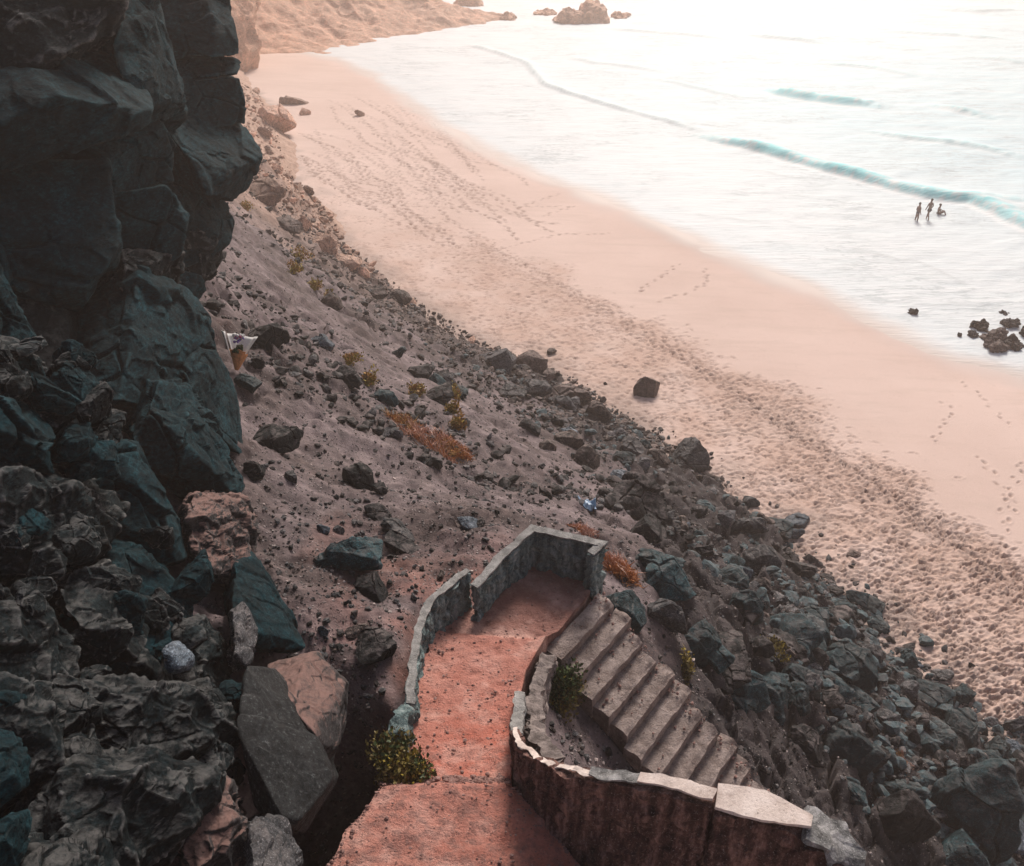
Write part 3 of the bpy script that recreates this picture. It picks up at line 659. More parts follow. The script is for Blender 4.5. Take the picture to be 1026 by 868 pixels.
# rocks standing in the sea beyond the headland
for i, (pts, h, lab) in enumerate([
        ([(573, 20), (590, -2), (600, 0), (612, 22), (585, 23)], 9, 'tallest peaked orange rock in the sea off the headland point'),
        ([(552, 20), (568, 10), (580, 14), (584, 23)], 3, 'low orange rock against the left side of the peaked sea rock'),
        ([(612, 14), (632, 14), (620, 18)], 2, 'flat orange rock trailing right of the peaked sea rock'),
        ([(535, 13), (548, 11), (556, 13), (545, 15)], 1.5, 'small flat rock awash between the headland tip and the peaked rock'),
        ([(450, 6), (463, -4), (478, 2), (486, 7)], 5, 'rock standing in the sea just behind the headland ridge'),
        ([(500, 20), (508, 13), (517, 20)], 2, 'last small rock at the very tip of the headland')]):
    base = P(np.mean([p[0] for p in pts]), max(p[1] for p in pts), 0); dist = base[1] * CP + CAMZ * SP
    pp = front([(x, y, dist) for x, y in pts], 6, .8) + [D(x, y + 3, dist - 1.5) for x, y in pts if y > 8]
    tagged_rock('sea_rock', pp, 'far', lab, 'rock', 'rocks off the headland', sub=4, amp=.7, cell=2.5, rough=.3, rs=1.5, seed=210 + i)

# ------------------------------------------------------------------ the dark cliff on the left
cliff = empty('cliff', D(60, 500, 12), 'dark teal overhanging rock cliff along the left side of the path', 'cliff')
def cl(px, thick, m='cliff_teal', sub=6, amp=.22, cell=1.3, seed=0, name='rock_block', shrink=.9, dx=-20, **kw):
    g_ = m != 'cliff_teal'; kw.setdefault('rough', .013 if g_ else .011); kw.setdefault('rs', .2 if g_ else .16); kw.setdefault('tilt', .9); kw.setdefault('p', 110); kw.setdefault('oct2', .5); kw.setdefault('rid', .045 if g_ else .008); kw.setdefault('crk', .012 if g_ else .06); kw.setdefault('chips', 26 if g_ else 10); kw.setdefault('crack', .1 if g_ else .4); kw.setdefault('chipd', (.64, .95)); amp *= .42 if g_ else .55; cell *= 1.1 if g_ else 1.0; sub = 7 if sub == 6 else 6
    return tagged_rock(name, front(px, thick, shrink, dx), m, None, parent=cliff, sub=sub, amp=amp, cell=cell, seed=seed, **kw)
# far buttress, from its top down to the foot
B = 'buttress_block'
cl([(120, -90, 18), (205, -90, 19.5), (206, 4, 19), (222, 12, 19), (231, 24, 19), (240, 42, 19), (241, 55, 19), (200, 60, 18.2), (130, 62, 17.5), (150, 10, 17.2)], 5, seed=1, amp=.18, cell=1.4, name=B)
cl([(130, 60, 17.7), (236, 57, 19), (243, 60, 19), (241, 70, 19), (238, 74, 19), (130, 86, 17.7), (190, 68, 18)], 4, seed=2, amp=.10, cell=.9, name=B, sub=5)
cl([(130, 82, 17.3), (190, 76, 18), (242, 77, 19), (247, 98, 19), (249, 106, 19), (246, 124, 19), (200, 130, 18), (140, 135, 17)], 4, seed=3, amp=.14, cell=1.2, name=B)
cl([(140, 125, 16.8), (190, 112, 17.4), (240, 112, 18.6), (256, 135, 18.8), (264, 155, 18.8), (263, 168, 18.8), (254, 190, 18.6), (240, 200, 18.2), (205, 196, 17.4), (160, 175, 16.7), (230, 160, 17.9)], 4.5, seed=4, amp=.17, cell=1.2, name=B)
cl([(150, 170, 17.6), (220, 185, 19), (234, 205, 19.5), (237, 224, 19.5), (232, 243, 19.6), (210, 260, 19), (160, 280, 18)], 4, seed=5, amp=.15, cell=.9, name=B)
cl([(160, 240, 18.2), (205, 215, 18.6), (222, 235, 19), (229, 262, 19.2), (214, 281, 19.2), (190, 300, 18.6), (150, 300, 18)], 4, 'cliff_grey', seed=6, amp=.18, cell=.7, name=B, sub=5)
cl([(152, 275, 17.2), (165, 266, 17.0), (205, 275, 17.8), (208, 292, 18.2), (190, 310, 18.2), (165, 306, 17.2)], 3, seed=7, amp=.12, cell=.7, name=B, sub=5)
# face above the near ledges
cl([(-80, -120, 11.5), (120, -120, 13.5), (150, 5, 13.8), (128, 14, 13.2), (112, 52, 13.2), (40, 78, 12.2), (-80, 95, 11), (60, 20, 11.6)], 5, 'cliff_grey', seed=8, amp=.3, cell=1.6)
cl([(110, 18, 13.4), (118, -60, 14), (140, -60, 14.4), (158, 40, 14.8), (170, 70, 15), (188, 108, 15.5), (190, 148, 16), (150, 120, 14.4), (122, 66, 13.4)], 4, seed=9, amp=.22, cell=1.1)
cl([(-80, 72, 11.6), (60, 60, 12.3), (112, 48, 13.2), (150, 84, 13.8), (158, 104, 13.6), (150, 122, 13.6), (100, 140, 13), (40, 165, 12), (-80, 200, 11), (90, 90, 12.1)], 5, seed=10, amp=.2, cell=1.7)
cl([(30, 165, 13.0), (110, 150, 13.9), (160, 115, 14.6), (177, 150, 15.2), (178, 180, 15.1), (120, 200, 13.9), (116, 160, 13.7), (150, 160, 14.2)], 4, seed=11, amp=.15, cell=1.2)
cl([(-80, 170, 11.8), (40, 160, 12.4), (112, 158, 13.4), (118, 205, 13.5), (120, 265, 13.6), (80, 310, 13), (20, 300, 12), (-80, 260, 11)], 5, seed=12, amp=.18, cell=1.5)
cl([(112, 190, 13.8), (168, 185, 14.6), (186, 205, 15), (194, 214, 15.1), (184, 225, 15.2), (180, 255, 15.3), (150, 275, 14.8), (110, 270, 13.9)], 4, seed=13, amp=.13, cell=1.2)
cl([(90, 250, 14.0), (185, 235, 15.8), (198, 262, 16.2), (190, 300, 16.2), (150, 330, 15.2), (80, 330, 13.8), (140, 280, 14.3)], 4, 'cliff_grey', seed=14, amp=.2, cell=.8)
cl([(60, 300, 13.2), (140, 270, 14.5), (190, 292, 15.4), (212, 318, 16), (226, 372, 16), (232, 400, 15.8), (170, 440, 13.6), (100, 420, 12), (60, 370, 12), (130, 340, 13.4)], 4.5, seed=15, amp=.2, cell=.95)
cl([(176, 330, 14.8), (215, 325, 16.2), (228, 375, 16.2), (247, 432, 16.2), (247, 455, 15.8), (236, 470, 15.2), (212, 450, 14.3), (180, 420, 13.6)], 4, seed=16, amp=.08, cell=1.6)
cl([(150, 380, 12.6), (190, 385, 13.6), (210, 420, 13.8), (226, 452, 13.6), (246, 488, 13.2), (236, 500, 12.6), (180, 505, 11.4), (140, 470, 11), (120, 420, 11.2)], 4, 'cliff_teal', seed=17, amp=.22, cell=.7)
# near ledges stepping down towards the path
cl([(-60, 235, 9.6), (0, 268, 9.4), (22, 306, 9.4), (54, 362, 9.6), (20, 356, 9.0), (-60, 350, 8.6)], 3, seed=18, amp=.12, cell=1.0, name='ledge')
cl([(-60, 318, 8.6), (0, 332, 8.9), (40, 360, 9.2), (78, 385, 9.6), (118, 420, 9.9), (122, 445, 9.7), (92, 470, 9.2), (40, 450, 8.4), (-60, 430, 7.8)], 3, 'cliff_grey', seed=19, amp=.16, cell=.7, name='ledge')
cl([(-40, 370, 7.9), (22, 392, 8.1), (58, 425, 8.3), (60, 440, 8.2), (40, 460, 8), (-40, 465, 7.4)], 2, 'cliff_teal', seed=20, amp=.08, cell=.8, name='ledge', sub=5)
cl([(70, 420, 9.8), (104, 432, 10), (136, 448, 10.3), (150, 480, 10.3), (178, 520, 10.3), (192, 560, 9.9), (150, 580, 9.2), (90, 540, 8.9), (60, 480, 9)], 3, 'cliff_teal', seed=21, amp=.16, cell=.8, name='ledge')
cl([(-60, 440, 7.4), (20, 455, 7.7), (80, 470, 8.2), (126, 498, 8.5), (138, 508, 8.4), (110, 530, 8.1), (100, 570, 7.8), (30, 600, 7.2), (-60, 600, 6.6)], 3, 'cliff_grey', seed=22, amp=.2, cell=.6, name='ledge')
cl([(95, 530, 8.6), (140, 540, 9), (170, 570, 9), (200, 610, 8.8), (205, 660, 8.4), (160, 670, 7.9), (110, 620, 7.8)], 2.5, 'cliff_teal', seed=23, amp=.14, cell=.6, name='ledge')
cl([(60, 560, 7.8), (112, 555, 8), (150, 600, 8), (178, 645, 7.9), (182, 690, 7.6), (120, 700, 7.2), (60, 640, 7.1)], 2.5, 'cliff_grey', seed=24, amp=.16, cell=.55, name='ledge')
cl([(-50, 600, 6.6), (30, 605, 6.9), (75, 625, 7.1), (96, 670, 7.1), (90, 700, 6.9), (40, 710, 6.5), (-50, 700, 6)], 2.5, 'cliff_grey', seed=25, amp=.14, cell=.6, name='ledge')
cl([(-60, 665, 5.9), (0, 672, 6.1), (40, 690, 6.2), (66, 715, 6.25), (68, 745, 6.1), (56, 800, 5.8), (20, 830, 5.6), (-60, 830, 5.2)], 2.5, 'cliff_grey', seed=26, amp=.12, cell=.5, name='ledge')
cl([(70, 700, 6.6), (100, 680, 7), (180, 690, 7.4), (205, 690, 7.4), (232, 712, 7.4), (253, 735, 7.3), (246, 760, 7), (160, 765, 6.4), (90, 750, 6.2)], 2.2, 'cliff_grey', seed=27, amp=.16, cell=.5, name='ledge')
cl([(30, 770, 5.7), (90, 748, 6), (160, 750, 6.3), (226, 768, 6.6), (232, 782, 6.5), (200, 830, 6), (120, 900, 5.4), (20, 900, 5.1)], 2.2, 'cliff_grey', seed=28, amp=.16, cell=.5, name='ledge')
cl([(-60, 820, 5.2), (60, 810, 5.5), (120, 850, 5.4), (150, 960, 4.8), (-60, 960, 4.4)], 2.2, 'cliff_grey', seed=29, amp=.14, cell=.5, name='ledge')
cl([(180, 800, 6.4), (226, 770, 7), (246, 820, 6.8), (250, 880, 6.3), (180, 900, 5.8)], 2, 'cliff_red', seed=30, amp=.14, cell=.45, name='ledge')
cl([(150, 640, 8.6), (215, 610, 9.4), (240, 640, 9.6), (236, 720, 8.9), (180, 740, 8)], 2.5, 'cliff_grey', seed=31, amp=.12, cell=.5, name='ledge', sub=5)
# backing mass so that no light comes through between the blocks
cl([(-120, -150, 19), (90, -150, 20), (130, 100, 20), (130, 250, 19.5), (100, 450, 17), (120, 600, 14), (90, 760, 11.5), (40, 900, 9.5), (-120, 900, 8.5), (-120, 300, 15.5)], 7, 'cliff_grey', seed=32, amp=.3, cell=1.4, name='rock_core', sub=5)
# angular blocks wedged all over the near ledges
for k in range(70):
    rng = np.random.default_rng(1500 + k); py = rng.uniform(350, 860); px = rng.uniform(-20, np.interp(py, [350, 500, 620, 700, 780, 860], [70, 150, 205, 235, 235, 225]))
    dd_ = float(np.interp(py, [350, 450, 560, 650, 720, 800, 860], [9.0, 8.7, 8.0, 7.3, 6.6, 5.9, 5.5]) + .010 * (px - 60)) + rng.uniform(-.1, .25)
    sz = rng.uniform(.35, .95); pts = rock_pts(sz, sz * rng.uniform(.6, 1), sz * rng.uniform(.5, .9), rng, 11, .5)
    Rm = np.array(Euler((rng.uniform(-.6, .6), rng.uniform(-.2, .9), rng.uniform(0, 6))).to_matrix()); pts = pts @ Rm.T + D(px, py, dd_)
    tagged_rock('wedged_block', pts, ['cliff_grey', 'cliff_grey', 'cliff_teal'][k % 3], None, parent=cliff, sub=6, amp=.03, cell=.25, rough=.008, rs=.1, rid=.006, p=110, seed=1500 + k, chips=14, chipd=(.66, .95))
# separate blocks leaning at the foot of the cliff
tagged_rock('boulder', front([(183, 500, 10.6), (215, 490, 11.2), (247, 494, 11.8), (258, 520, 11.9), (254, 560, 11.2), (215, 590, 10.2), (190, 560, 10.2)], 2.2, .9, -8), 'cliff_red', 'dusty rubbly boulder with reddish top wedged above the tall tapering slab', 'boulder', sub=7, amp=.08, cell=.5, rough=.03, rs=.15, seed=40, chips=18)
tagged_rock('boulder', front([(236, 562, 10.8), (254, 552, 11.3), (262, 560, 11.3), (308, 648, 10.3), (300, 654, 10.0), (238, 652, 9.4), (232, 600, 10)], 1.2, .95, -8), 'cliff_teal', 'tall tapering teal slab with a pale sunlit right edge leaning on the cliff', 'boulder', sub=7, amp=.05, cell=.8, rough=.015, rs=.3, seed=41, p=60)
tagged_rock('boulder', front([(232, 612, 9.4), (246, 600, 9.6), (262, 630, 9.7), (256, 668, 9.2), (236, 676, 8.8)], 1.2, .9, -5), 'grey', 'rounded grey block tucked under the tall tapering slab', 'boulder', sub=5, amp=.05, cell=.5, seed=42)
tagged_rock('boulder', front([(238, 665, 8.3), (270, 668, 8.7), (285, 690, 8.5), (312, 735, 8.1), (330, 780, 7.7), (320, 800, 7.5), (290, 838, 7.0), (250, 810, 7.0), (240, 730, 7.6)], 1.0, .95, 15), 'smooth', 'largest smooth dark slab beside the path, below the pink topped block', 'boulder', sub=7, amp=.035, cell=1.0, rough=.012, rs=.3, seed=43, p=60)
tagged_rock('boulder', front([(262, 664, 9.3), (315, 652, 9.6), (347, 684, 9.3), (343, 715, 8.8), (330, 770, 8.2), (310, 740, 8.0), (284, 690, 8.6)], 1.3, .95, 5), 'cliff_red', 'block with a flat pink dusty top beside the path', 'boulder', sub=7, amp=.035, cell=.6, rough=.012, rs=.25, seed=44, p=50)
tagged_rock('boulder', front([(250, 830, 6.6), (262, 820, 6.9), (285, 822, 7), (302, 868, 6.6), (300, 900, 6.3), (246, 900, 6.0)], 1.0, .9, -5), 'grey', 'small grey block with rounded top at the very bottom of the cliff', 'boulder', sub=5, amp=.06, cell=.4, seed=45)
tagged_rock('boulder', front([(164, 652, 7.55), (178, 644, 7.7), (191, 656, 7.75), (190, 668, 7.6), (172, 672, 7.4)], .5, .9), 'slate', 'small blue grey stone resting on a cliff ledge', 'boulder', sub=4, amp=.03, cell=.3, seed=46)

# ------------------------------------------------------------------ path
rows_v = []; red_a = []; brn = []; grit = []
def lerp(a, b, t): return a + (b - a) * t
nc = 70; rr = []
for i in range(len(PR) - 1):
    L = np.linalg.norm(((PR[i][0] + PR[i][1]) / 2 - (PR[i + 1][0] + PR[i + 1][1]) / 2)); n = max(int(L / .035), 3)
    for k in range(n): rr.append((i, k / n))
rr.append((len(PR) - 2, 1.0))
A_ = np.array([lerp(PR[i][0], PR[i + 1][0], t) for i, t in rr]); B_ = np.array([lerp(PR[i][1], PR[i + 1][1], t) for i, t in rr])
wob = fbm2(np.arange(len(rr)) * .035, np.zeros(len(rr)), .25, 3, 120)
dirx = (B_ - A_) / np.linalg.norm(B_ - A_, axis=1)[:, None]
A_ = A_ + dirx * (.05 * wob)[:, None] - dirx * .05
tt = np.linspace(0, 1, nc)
G = A_[:, None, :] + (B_ - A_)[:, None, :] * tt[None, :, None]
V = G.reshape(-1, 3).copy()
V[:, 2] += .025 * fbm2(V[:, 0], V[:, 1], .5, 3, 121) + .018 * fbm2(V[:, 0], V[:, 1], .10, 3, 122)
# scree banked against the edges
R = len(rr); kk = np.tile(tt, R); ii = np.repeat(np.array([i + t for i, t in rr]), nc)
V[:, 2] += .05 * smooth(.86, 1.0, kk) * (ii > 4) + .04 * smooth(.12, 0, kk) * (ii > 4)
ro = np.exp(-((ii - 4.6) / 1.2) ** 2) * smooth(.1, .8, kk + .25 * fbm2(V[:, 0], V[:, 1], .5, 3, 123)) + .55 * smooth(4, 1, ii) * smooth(.55, 1, kk) + .25 * smooth(3.5, 5, ii) * smooth(8, 5, ii)
bro = smooth(8.6, 9.3, ii) * .75
gr = smooth(4.0, 3.6, ii) * (1 - .5 * smooth(.6, 1, kk)) + .35 * smooth(5, 7, ii) * smooth(.75, 1, kk) + .18 + .7 * np.exp(-((ii - 5.1) / .25) ** 2)
sk = []
base = V.reshape(R, nc, 3)
ring = np.concatenate([base[0, :], base[1:-1, -1], base[-1, ::-1], base[1:-1, 0][::-1]])
idx = np.arange(R * nc).reshape(R, nc); ridx = np.concatenate([idx[0, :], idx[1:-1, -1], idx[-1, ::-1], idx[1:-1, 0][::-1]])
low = []; fs = [grid_faces(R, nc)]; prev = ridx; off = len(V); allv = [V]
for lev in (.08, .2, .4, .7, 1.1, 1.6, 2.2):
    q = ring.copy(); q[:, 2] -= lev
    c0 = V.mean(0); nd = fbm(q / .22, 3, 130) * .06; dv = q - np.array([PTH[2][0], PTH[2][1], 0]); dv[:, 2] = 0; q[:, :2] += (dv[:, :2] / (np.linalg.norm(dv[:, :2], axis=1)[:, None] + 1e-6)) * nd[:, None]
    cur = np.arange(off, off + len(q)); off += len(q); allv.append(q)
    fs.append(np.stack([prev, np.roll(prev, -1), np.roll(cur, -1), cur], 1)); prev = cur
VV = np.concatenate(allv); ex = len(VV) - len(V)
me = mesh_np('path', VV, np.concatenate(fs), M['path'], True)
attr(me, 'red', np.concatenate([np.clip(ro, 0, 1), np.zeros(ex)])); attr(me, 'brown', np.concatenate([bro, np.full(ex, .9)])); attr(me, 'grit', np.concatenate([np.clip(gr, 0, 1), np.ones(ex)]))
obj('path', me, kind='structure', label='red earth footpath leading down to a walled landing')

# ------------------------------------------------------------------ walls
def wall_mesh(pts, th, zb, rough=.02, res=.045, seed=0, block=.0, cap=None):
    pts = np.array(pts, float); zb = np.array(zb, float); th = np.array(th if hasattr(th, '__len__') else [th] * len(pts), float)
    seg = np.concatenate([[0], np.cumsum(np.linalg.norm(np.diff(pts[:, :2], axis=0), axis=1))]); n = int(seg[-1] / res) + 2; s = np.linspace(0, seg[-1], n)
    # keep the corners exact
    s = np.unique(np.concatenate([s, seg])); n = len(s)
    c = np.stack([np.interp(s, seg, pts[:, k]) for k in range(3)], 1); b = np.interp(s, seg, zb); t = np.interp(s, seg, th)
    segd = np.diff(pts[:, :2], axis=0); segd /= np.linalg.norm(segd, axis=1)[:, None]
    nr = np.zeros((n, 2))
    for i in range(n):
        j = np.searchsorted(seg, s[i], 'right') - 1; j = min(max(j, 0), len(segd) - 1)
        k = np.nonzero(np.abs(seg - s[i]) < 1e-9)[0]
        if len(k) and 0 < k[0] < len(segd):
            a_, b_ = segd[k[0] - 1], segd[k[0]]; na = np.array([-a_[1], a_[0]]); nb = np.array([-b_[1], b_[0]]); m = na + nb; m /= np.linalg.norm(m); nr[i] = m / max(m @ na, .5)
        else: nr[i] = (-segd[j][1], segd[j][0])
    nh = max(int((c[:, 2] - b).max() / res), 4); nt_ = max(int(t.max() / res), 3)
    prof = [(-.5, q) for q in np.linspace(0, 1, nh)] + [(x, 1.0) for x in np.linspace(-.5, .5, nt_ + 1)[1:]] + [(.5, q) for q in np.linspace(1, 0, nh)[1:]]
    V = []
    for (u, h) in prof:
        V.append(np.stack([c[:, 0] + nr[:, 0] * u * t, c[:, 1] + nr[:, 1] * u * t, b + (c[:, 2] - b) * h], 1))
    V = np.stack(V, 1); m = len(prof); W = V.reshape(-1, 3).copy()
    nd = rough * np.stack([fbm(W / .16, 4, seed + 1), fbm(W / .16, 4, seed + 2), fbm(W / .2, 3, seed + 3) * .9], 1)
    if block:
        F1, F2, r, g, cn = voro(W / np.array([.22, .22, .15]), seed + 9); k = (-.03 * np.exp(-((F2 - F1) / .09) ** 2) + .03 * (r - .5)) * block
        uu = np.tile(np.array([np.sign(u) if h < 1 else 0 for u, h in prof]), n); nn = np.repeat(nr, m, 0); nd[:, :2] += nn * (uu * k)[:, None]
    W += nd
    F = grid_faces(n, m); i0 = np.arange(m); caps = []
    for base_i in (0, (n - 1) * m):                     # end caps as quad strips left-right
        lo = base_i + np.arange(nh); hi = base_i + m - 1 - np.arange(nh)
        caps.append(np.stack([lo[:-1], lo[1:], hi[1:], hi[:-1]], 1))
        caps.append(np.stack([lo[-1:], lo[-1:], hi[-1:], hi[-1:]], 1)[:0])
    return W, np.concatenate([F] + caps), (c, nr, t)
def strip_mesh(c, nr, t, over, h, seed, wob=.018, drop=.0):
    """thin coping course following a wall top"""
    n = len(c); prof = [(-.5, 0), (-.5, 1), (-.3, 1), (-.1, 1), (.1, 1), (.3, 1), (.5, 1), (.5, 0)]
    s = np.arange(n) * .06
    V = np.stack([np.stack([c[:, 0] + nr[:, 0] * u * (t + over), c[:, 1] + nr[:, 1] * u * (t + over), c[:, 2] + .028 + h * q], 1) for u, q in prof], 1)
    W = V.reshape(-1, 3).copy(); W += wob * np.stack([fbm(W / .14, 3, seed), fbm(W / .14, 3, seed + 1), fbm(W / .3, 3, seed + 2) * .35], 1)
    m = len(prof); F = grid_faces(n, m); bot = np.stack([np.arange(n - 1) * m, np.arange(n - 1) * m + m - 1, np.arange(1, n) * m + m - 1, np.arange(1, n) * m], 1)
    caps = [np.array([[q, q + 1, q + 6, q + 7], [q + 1, q + 2, q + 5, q + 6], [q + 2, q + 3, q + 4, q + 5]]) for q in (0, (n - 1) * m)]
    return W, np.concatenate([F, bot] + caps)
def make_wall(name, label, pts, th, zb, m, cap_m=None, cap_h=.03, over=.03, seed=0, rough=.02, block=0., cap_name='coping'):
    w = [P(*q) for q in pts]; root = empty(name, w[0] * 1.0, label, 'wall'); root.location[2] = zb[0]
    v, f, (c, nr, t) = wall_mesh(w, th, zb, rough, seed=seed, block=block)
    l = np.array(root.location[:]); obj('wall_face', mesh_np('wall_face', v - l, f, M[m], False), root)
    if cap_m:
        v, f = strip_mesh(c, nr, t, over, cap_h, seed + 40); obj(cap_name, mesh_np(cap_name, v - l, f, M[cap_m], False), root)
    return root, l
make_wall('landing_wall', 'low weathered teal grey wall enclosing the square landing beyond the path', [(475, 590, 14.42), (503, 559, 14.46), (533, 531, 14.48), (568, 539, 14.5), (602, 546, 14.5), (591, 557, 14.46)], .12, [13.2, 13.2, 13.2, 12.6, 11.9, 12.6], 'landing_wall', 'cope', .022, .012, 300, .028, 1.6)
make_wall('path_wall', 'low crumbling grey wall on the left of the path before the landing', [(411, 707, 14.86), (413, 677, 14.82), (419, 634, 14.68), (429, 606, 14.60), (448, 589, 14.55), (469, 573, 14.5)], .10, [13.9, 13.8, 13.6, 13.4, 13.2, 13.1], 'landing_wall', 'cope', .018, .008, 320, .04, 1.6)
make_wall('broken_wall', 'short broken stub of wall beside the dry orange grass on the left of the path', [(397, 738, 14.95), (402, 722, 15.0), (404, 708, 14.93)], .2, [14.0, 14.0, 13.8], 'landing_wall', None, seed=330, rough=.05, block=1.0)
make_wall('kerb_wall', 'rough low stone kerb between the red path and the shrub', [(549, 655, 14.0), (541, 676, 14.2), (535, 705, 14.45), (538, 735, 14.72), (556, 762, 14.98)], .2, [13.2, 13.2, 13.2, 13.2, 13.2], 'kerb', None, seed=340, rough=.045, block=1.2)
make_wall('path_edging', 'narrow pale edging of flat stones where the curved wall begins', [(521, 693, 14.62), (519, 712, 14.78), (517, 735, 15.2)], .13, [14.1, 14.1, 14.2], 'cope', None, seed=345, rough=.02, block=.6)
# the big curved wall at the lower right
rw_px = [(516, 733, 15.30), (522, 748, 15.5), (540, 762, 15.8), (575, 774, 16.15), (620, 779, 16.35), (680, 789, 16.5), (716, 800, 16.55)]
rw, rl = make_wall('retaining_wall', 'tall curving dark red stained wall with pale slabs on top', rw_px, [.09, .09, .10, .12, .14, .17, .20], [14.0, 14.0, 13.8, 13.6, 13.2, 12.8, 12.6], 'ret_wall', None, seed=360, rough=.04, block=.9)
w2 = [P(*q) for q in [(717, 802, 16.52), (765, 812, 16.55), (815, 830, 16.55)]]
v, f, cnt2 = wall_mesh(w2, [.24, .28, .24], [12.4, 12.2, 12.0], .04, seed=361, block=.9); obj('wall_end', mesh_np('wall_end', v - rl, f, M['ret_wall'], False), rw)
w3 = [P(*q) for q in [(806, 832, 16.5), (832, 843, 16.46), (848, 866, 16.38), (850, 900, 16.2)]]
v, f, _c = wall_mesh(w3, [.26, .26, .24, .24], [12, 12, 11.8, 11.5], .05, seed=362, block=1.2); obj('broken_end', mesh_np('broken_end', v - rl, f, M['ret_wall'], False), rw)
v, f = strip_mesh(*_c, .05, .05, 363, .05); obj('broken_rim', mesh_np('broken_rim', v - rl, f, M['ret_top'], False), rw)
def cap_run(px, th, h, m, seed, name, over=.03):
    w = [P(*q) for q in px]; v, f, (c, nr, t) = wall_mesh(w, th, [q[2] - .3 for q in w], 0); v, f = strip_mesh(c, nr, t, over, h, seed, .03 if name == 'coping' else .014); obj(name, mesh_np(name, v - rl, f, M[m], False), rw)
cap_run(rw_px[0:4] + [(592, 776, 16.23)], [.05, .06, .06, .07, .06], .010, 'lime', 370, 'coping', .0)
cap_run([(592, 776, 16.24), (640, 782, 16.41), (662, 786, 16.46)], [.10, .10, .11], .02, 'ret_top', 371, 'coping', .0)
cap_run([(640, 782, 16.43), (680, 789, 16.52), (714, 799, 16.57)], [.09, .13, .12], .025, 'lime', 372, 'coping_slab', .0)
cap_run([(718, 801, 16.54), (765, 811, 16.57), (812, 827, 16.58)], [.22, .28, .10], .03, 'lime', 373, 'coping_slab', .01)

# ------------------------------------------------------------------ stairs
st = empty('staircase', ST_TL, 'worn concrete staircase descending right from the landing', 'staircase'); sl = ST_TL
for k in range(NST):
    z1 = ST_TL[2] - RISE * k - .01; o0 = ST_TL + ST_U * (TREAD * k - .0)
    nu, nw, nz = 12, 46, 8
    wl = -.06 + .05 * math.sin(k * 2.1); wr = ST_WID + .10 * math.sin(k * 1.7) + .04
    top = [];
    prof = [(u, 0) for u in np.linspace(0, TREAD, nu)] + [(TREAD, -q) for q in np.linspace(.02, RISE + .25, nz)]
    ws = np.linspace(wl, wr, nw)
    V = np.array([[o0 + ST_U * u + ST_W * w + np.array([0, 0, z1 - o0[2] + q]) for w in ws] for u, q in prof]); n, m = V.shape[:2]
    W = V.reshape(-1, 3)
    ed = np.tile(smooth(.72, 1.0, (ws - wl) / (wr - wl)), n) 
    nose = np.repeat(np.array([math.exp(-((u - TREAD) / .05) ** 2) * (1 if q > -.06 else 0) for u, q in prof]), m)
    wn = fbm(W / .12, 4, 400 + k)
    W = W + np.stack([.012 * fbm(W / .2, 3, 410), .012 * fbm(W / .2, 3, 411), .009 * wn + ed * .06 * np.abs(fbm(W / .3, 3, 420 + k)) - nose * .02 * (1 + 1.6 * fbm(W / .25, 2, 430 + k)) - ed * nose * .05], 1)
    F = grid_faces(n, m)
    # closed sides
    L0 = W.reshape(n, m, 3); extra = []; ef = []; off = len(W)
    for side, col in ((0, 0), (1, m - 1)):
        edge = np.arange(n) * m + col; low = W[edge].copy(); low[:, 2] = z1 - RISE - .3; extra.append(low); li = off + np.arange(n); off += n
        ef.append(np.stack([edge[:-1], edge[1:], li[1:], li[:-1]], 1))
    obj('step', mesh_np('step', np.concatenate([W] + extra) - sl, np.concatenate([F] + ef), M['step'], False), st)

# ------------------------------------------------------------------ boulders placed one by one
def boulder(px, py, w, h, m, label, seed, name='boulder', cat='boulder', group=None, n=13, box=.5, flat=1.0, sub=None, amp=.065, rot=0, tilt=0, sink=.2):
    g, dist = hit(px, py + h * .30); sc_ = dist / FPX
    if m == 'brown' and dist > 52: m = 'hazy'  # distant brown boulders take the rock colour with haze painted in
    W, Hh = w * sc_ * 1.12, h * sc_ * 1.15 * flat; Dp = W * .8
    rng = np.random.default_rng(seed)
    pts = rock_pts(W * 1.05, Dp, Hh, rng, n, box)
    c, s = math.cos(tilt), math.sin(tilt); pts = np.stack([pts[:, 0] * c - pts[:, 2] * s, pts[:, 1], pts[:, 0] * s + pts[:, 2] * c], 1)
    c, s = math.cos(rot), math.sin(rot); pts = np.stack([pts[:, 0] * c - pts[:, 1] * s, pts[:, 0] * s + pts[:, 1] * c, pts[:, 2]], 1)
    pts -= (pts.max(0) + pts.min(0)) / 2
    lowm = pts[:, 2] < 0; pts[lowm, :2] *= 1.25; pts[:, :2] *= (W * 1.05) / max(pts[:, 0].max() - pts[:, 0].min(), 1e-3) * (1.0 if abs(tilt) < .1 else .98)
    pts = np.concatenate([pts, pts[lowm] * np.array([1.12, 1.12, 1.4])])
    size = max(W, Hh); sub = sub or (6 if w > 34 else 5)
    v, f = rock(pts, sub=sub, amp=amp * size * .6, cell=size * .5, rough=.009 * size, rs=size * .12, seed=seed, p=90, tilt=.9, chips=14, crk=.012 * size, chipd=(.66, .95))
    ctr = g + np.array([0, Dp * .10, Hh * (.42 - sink)])
    ctr[2] = max(ctr[2], float(ground(ctr[0], ctr[1])[0]) + Hh * (.5 - sink) * .6) if False else ctr[2]
    o = obj(name, mesh_np(name, v, f, M[m]), None, ctr); o['label'] = label; o['category'] = cat
    if group: o['group'] = group
    return o
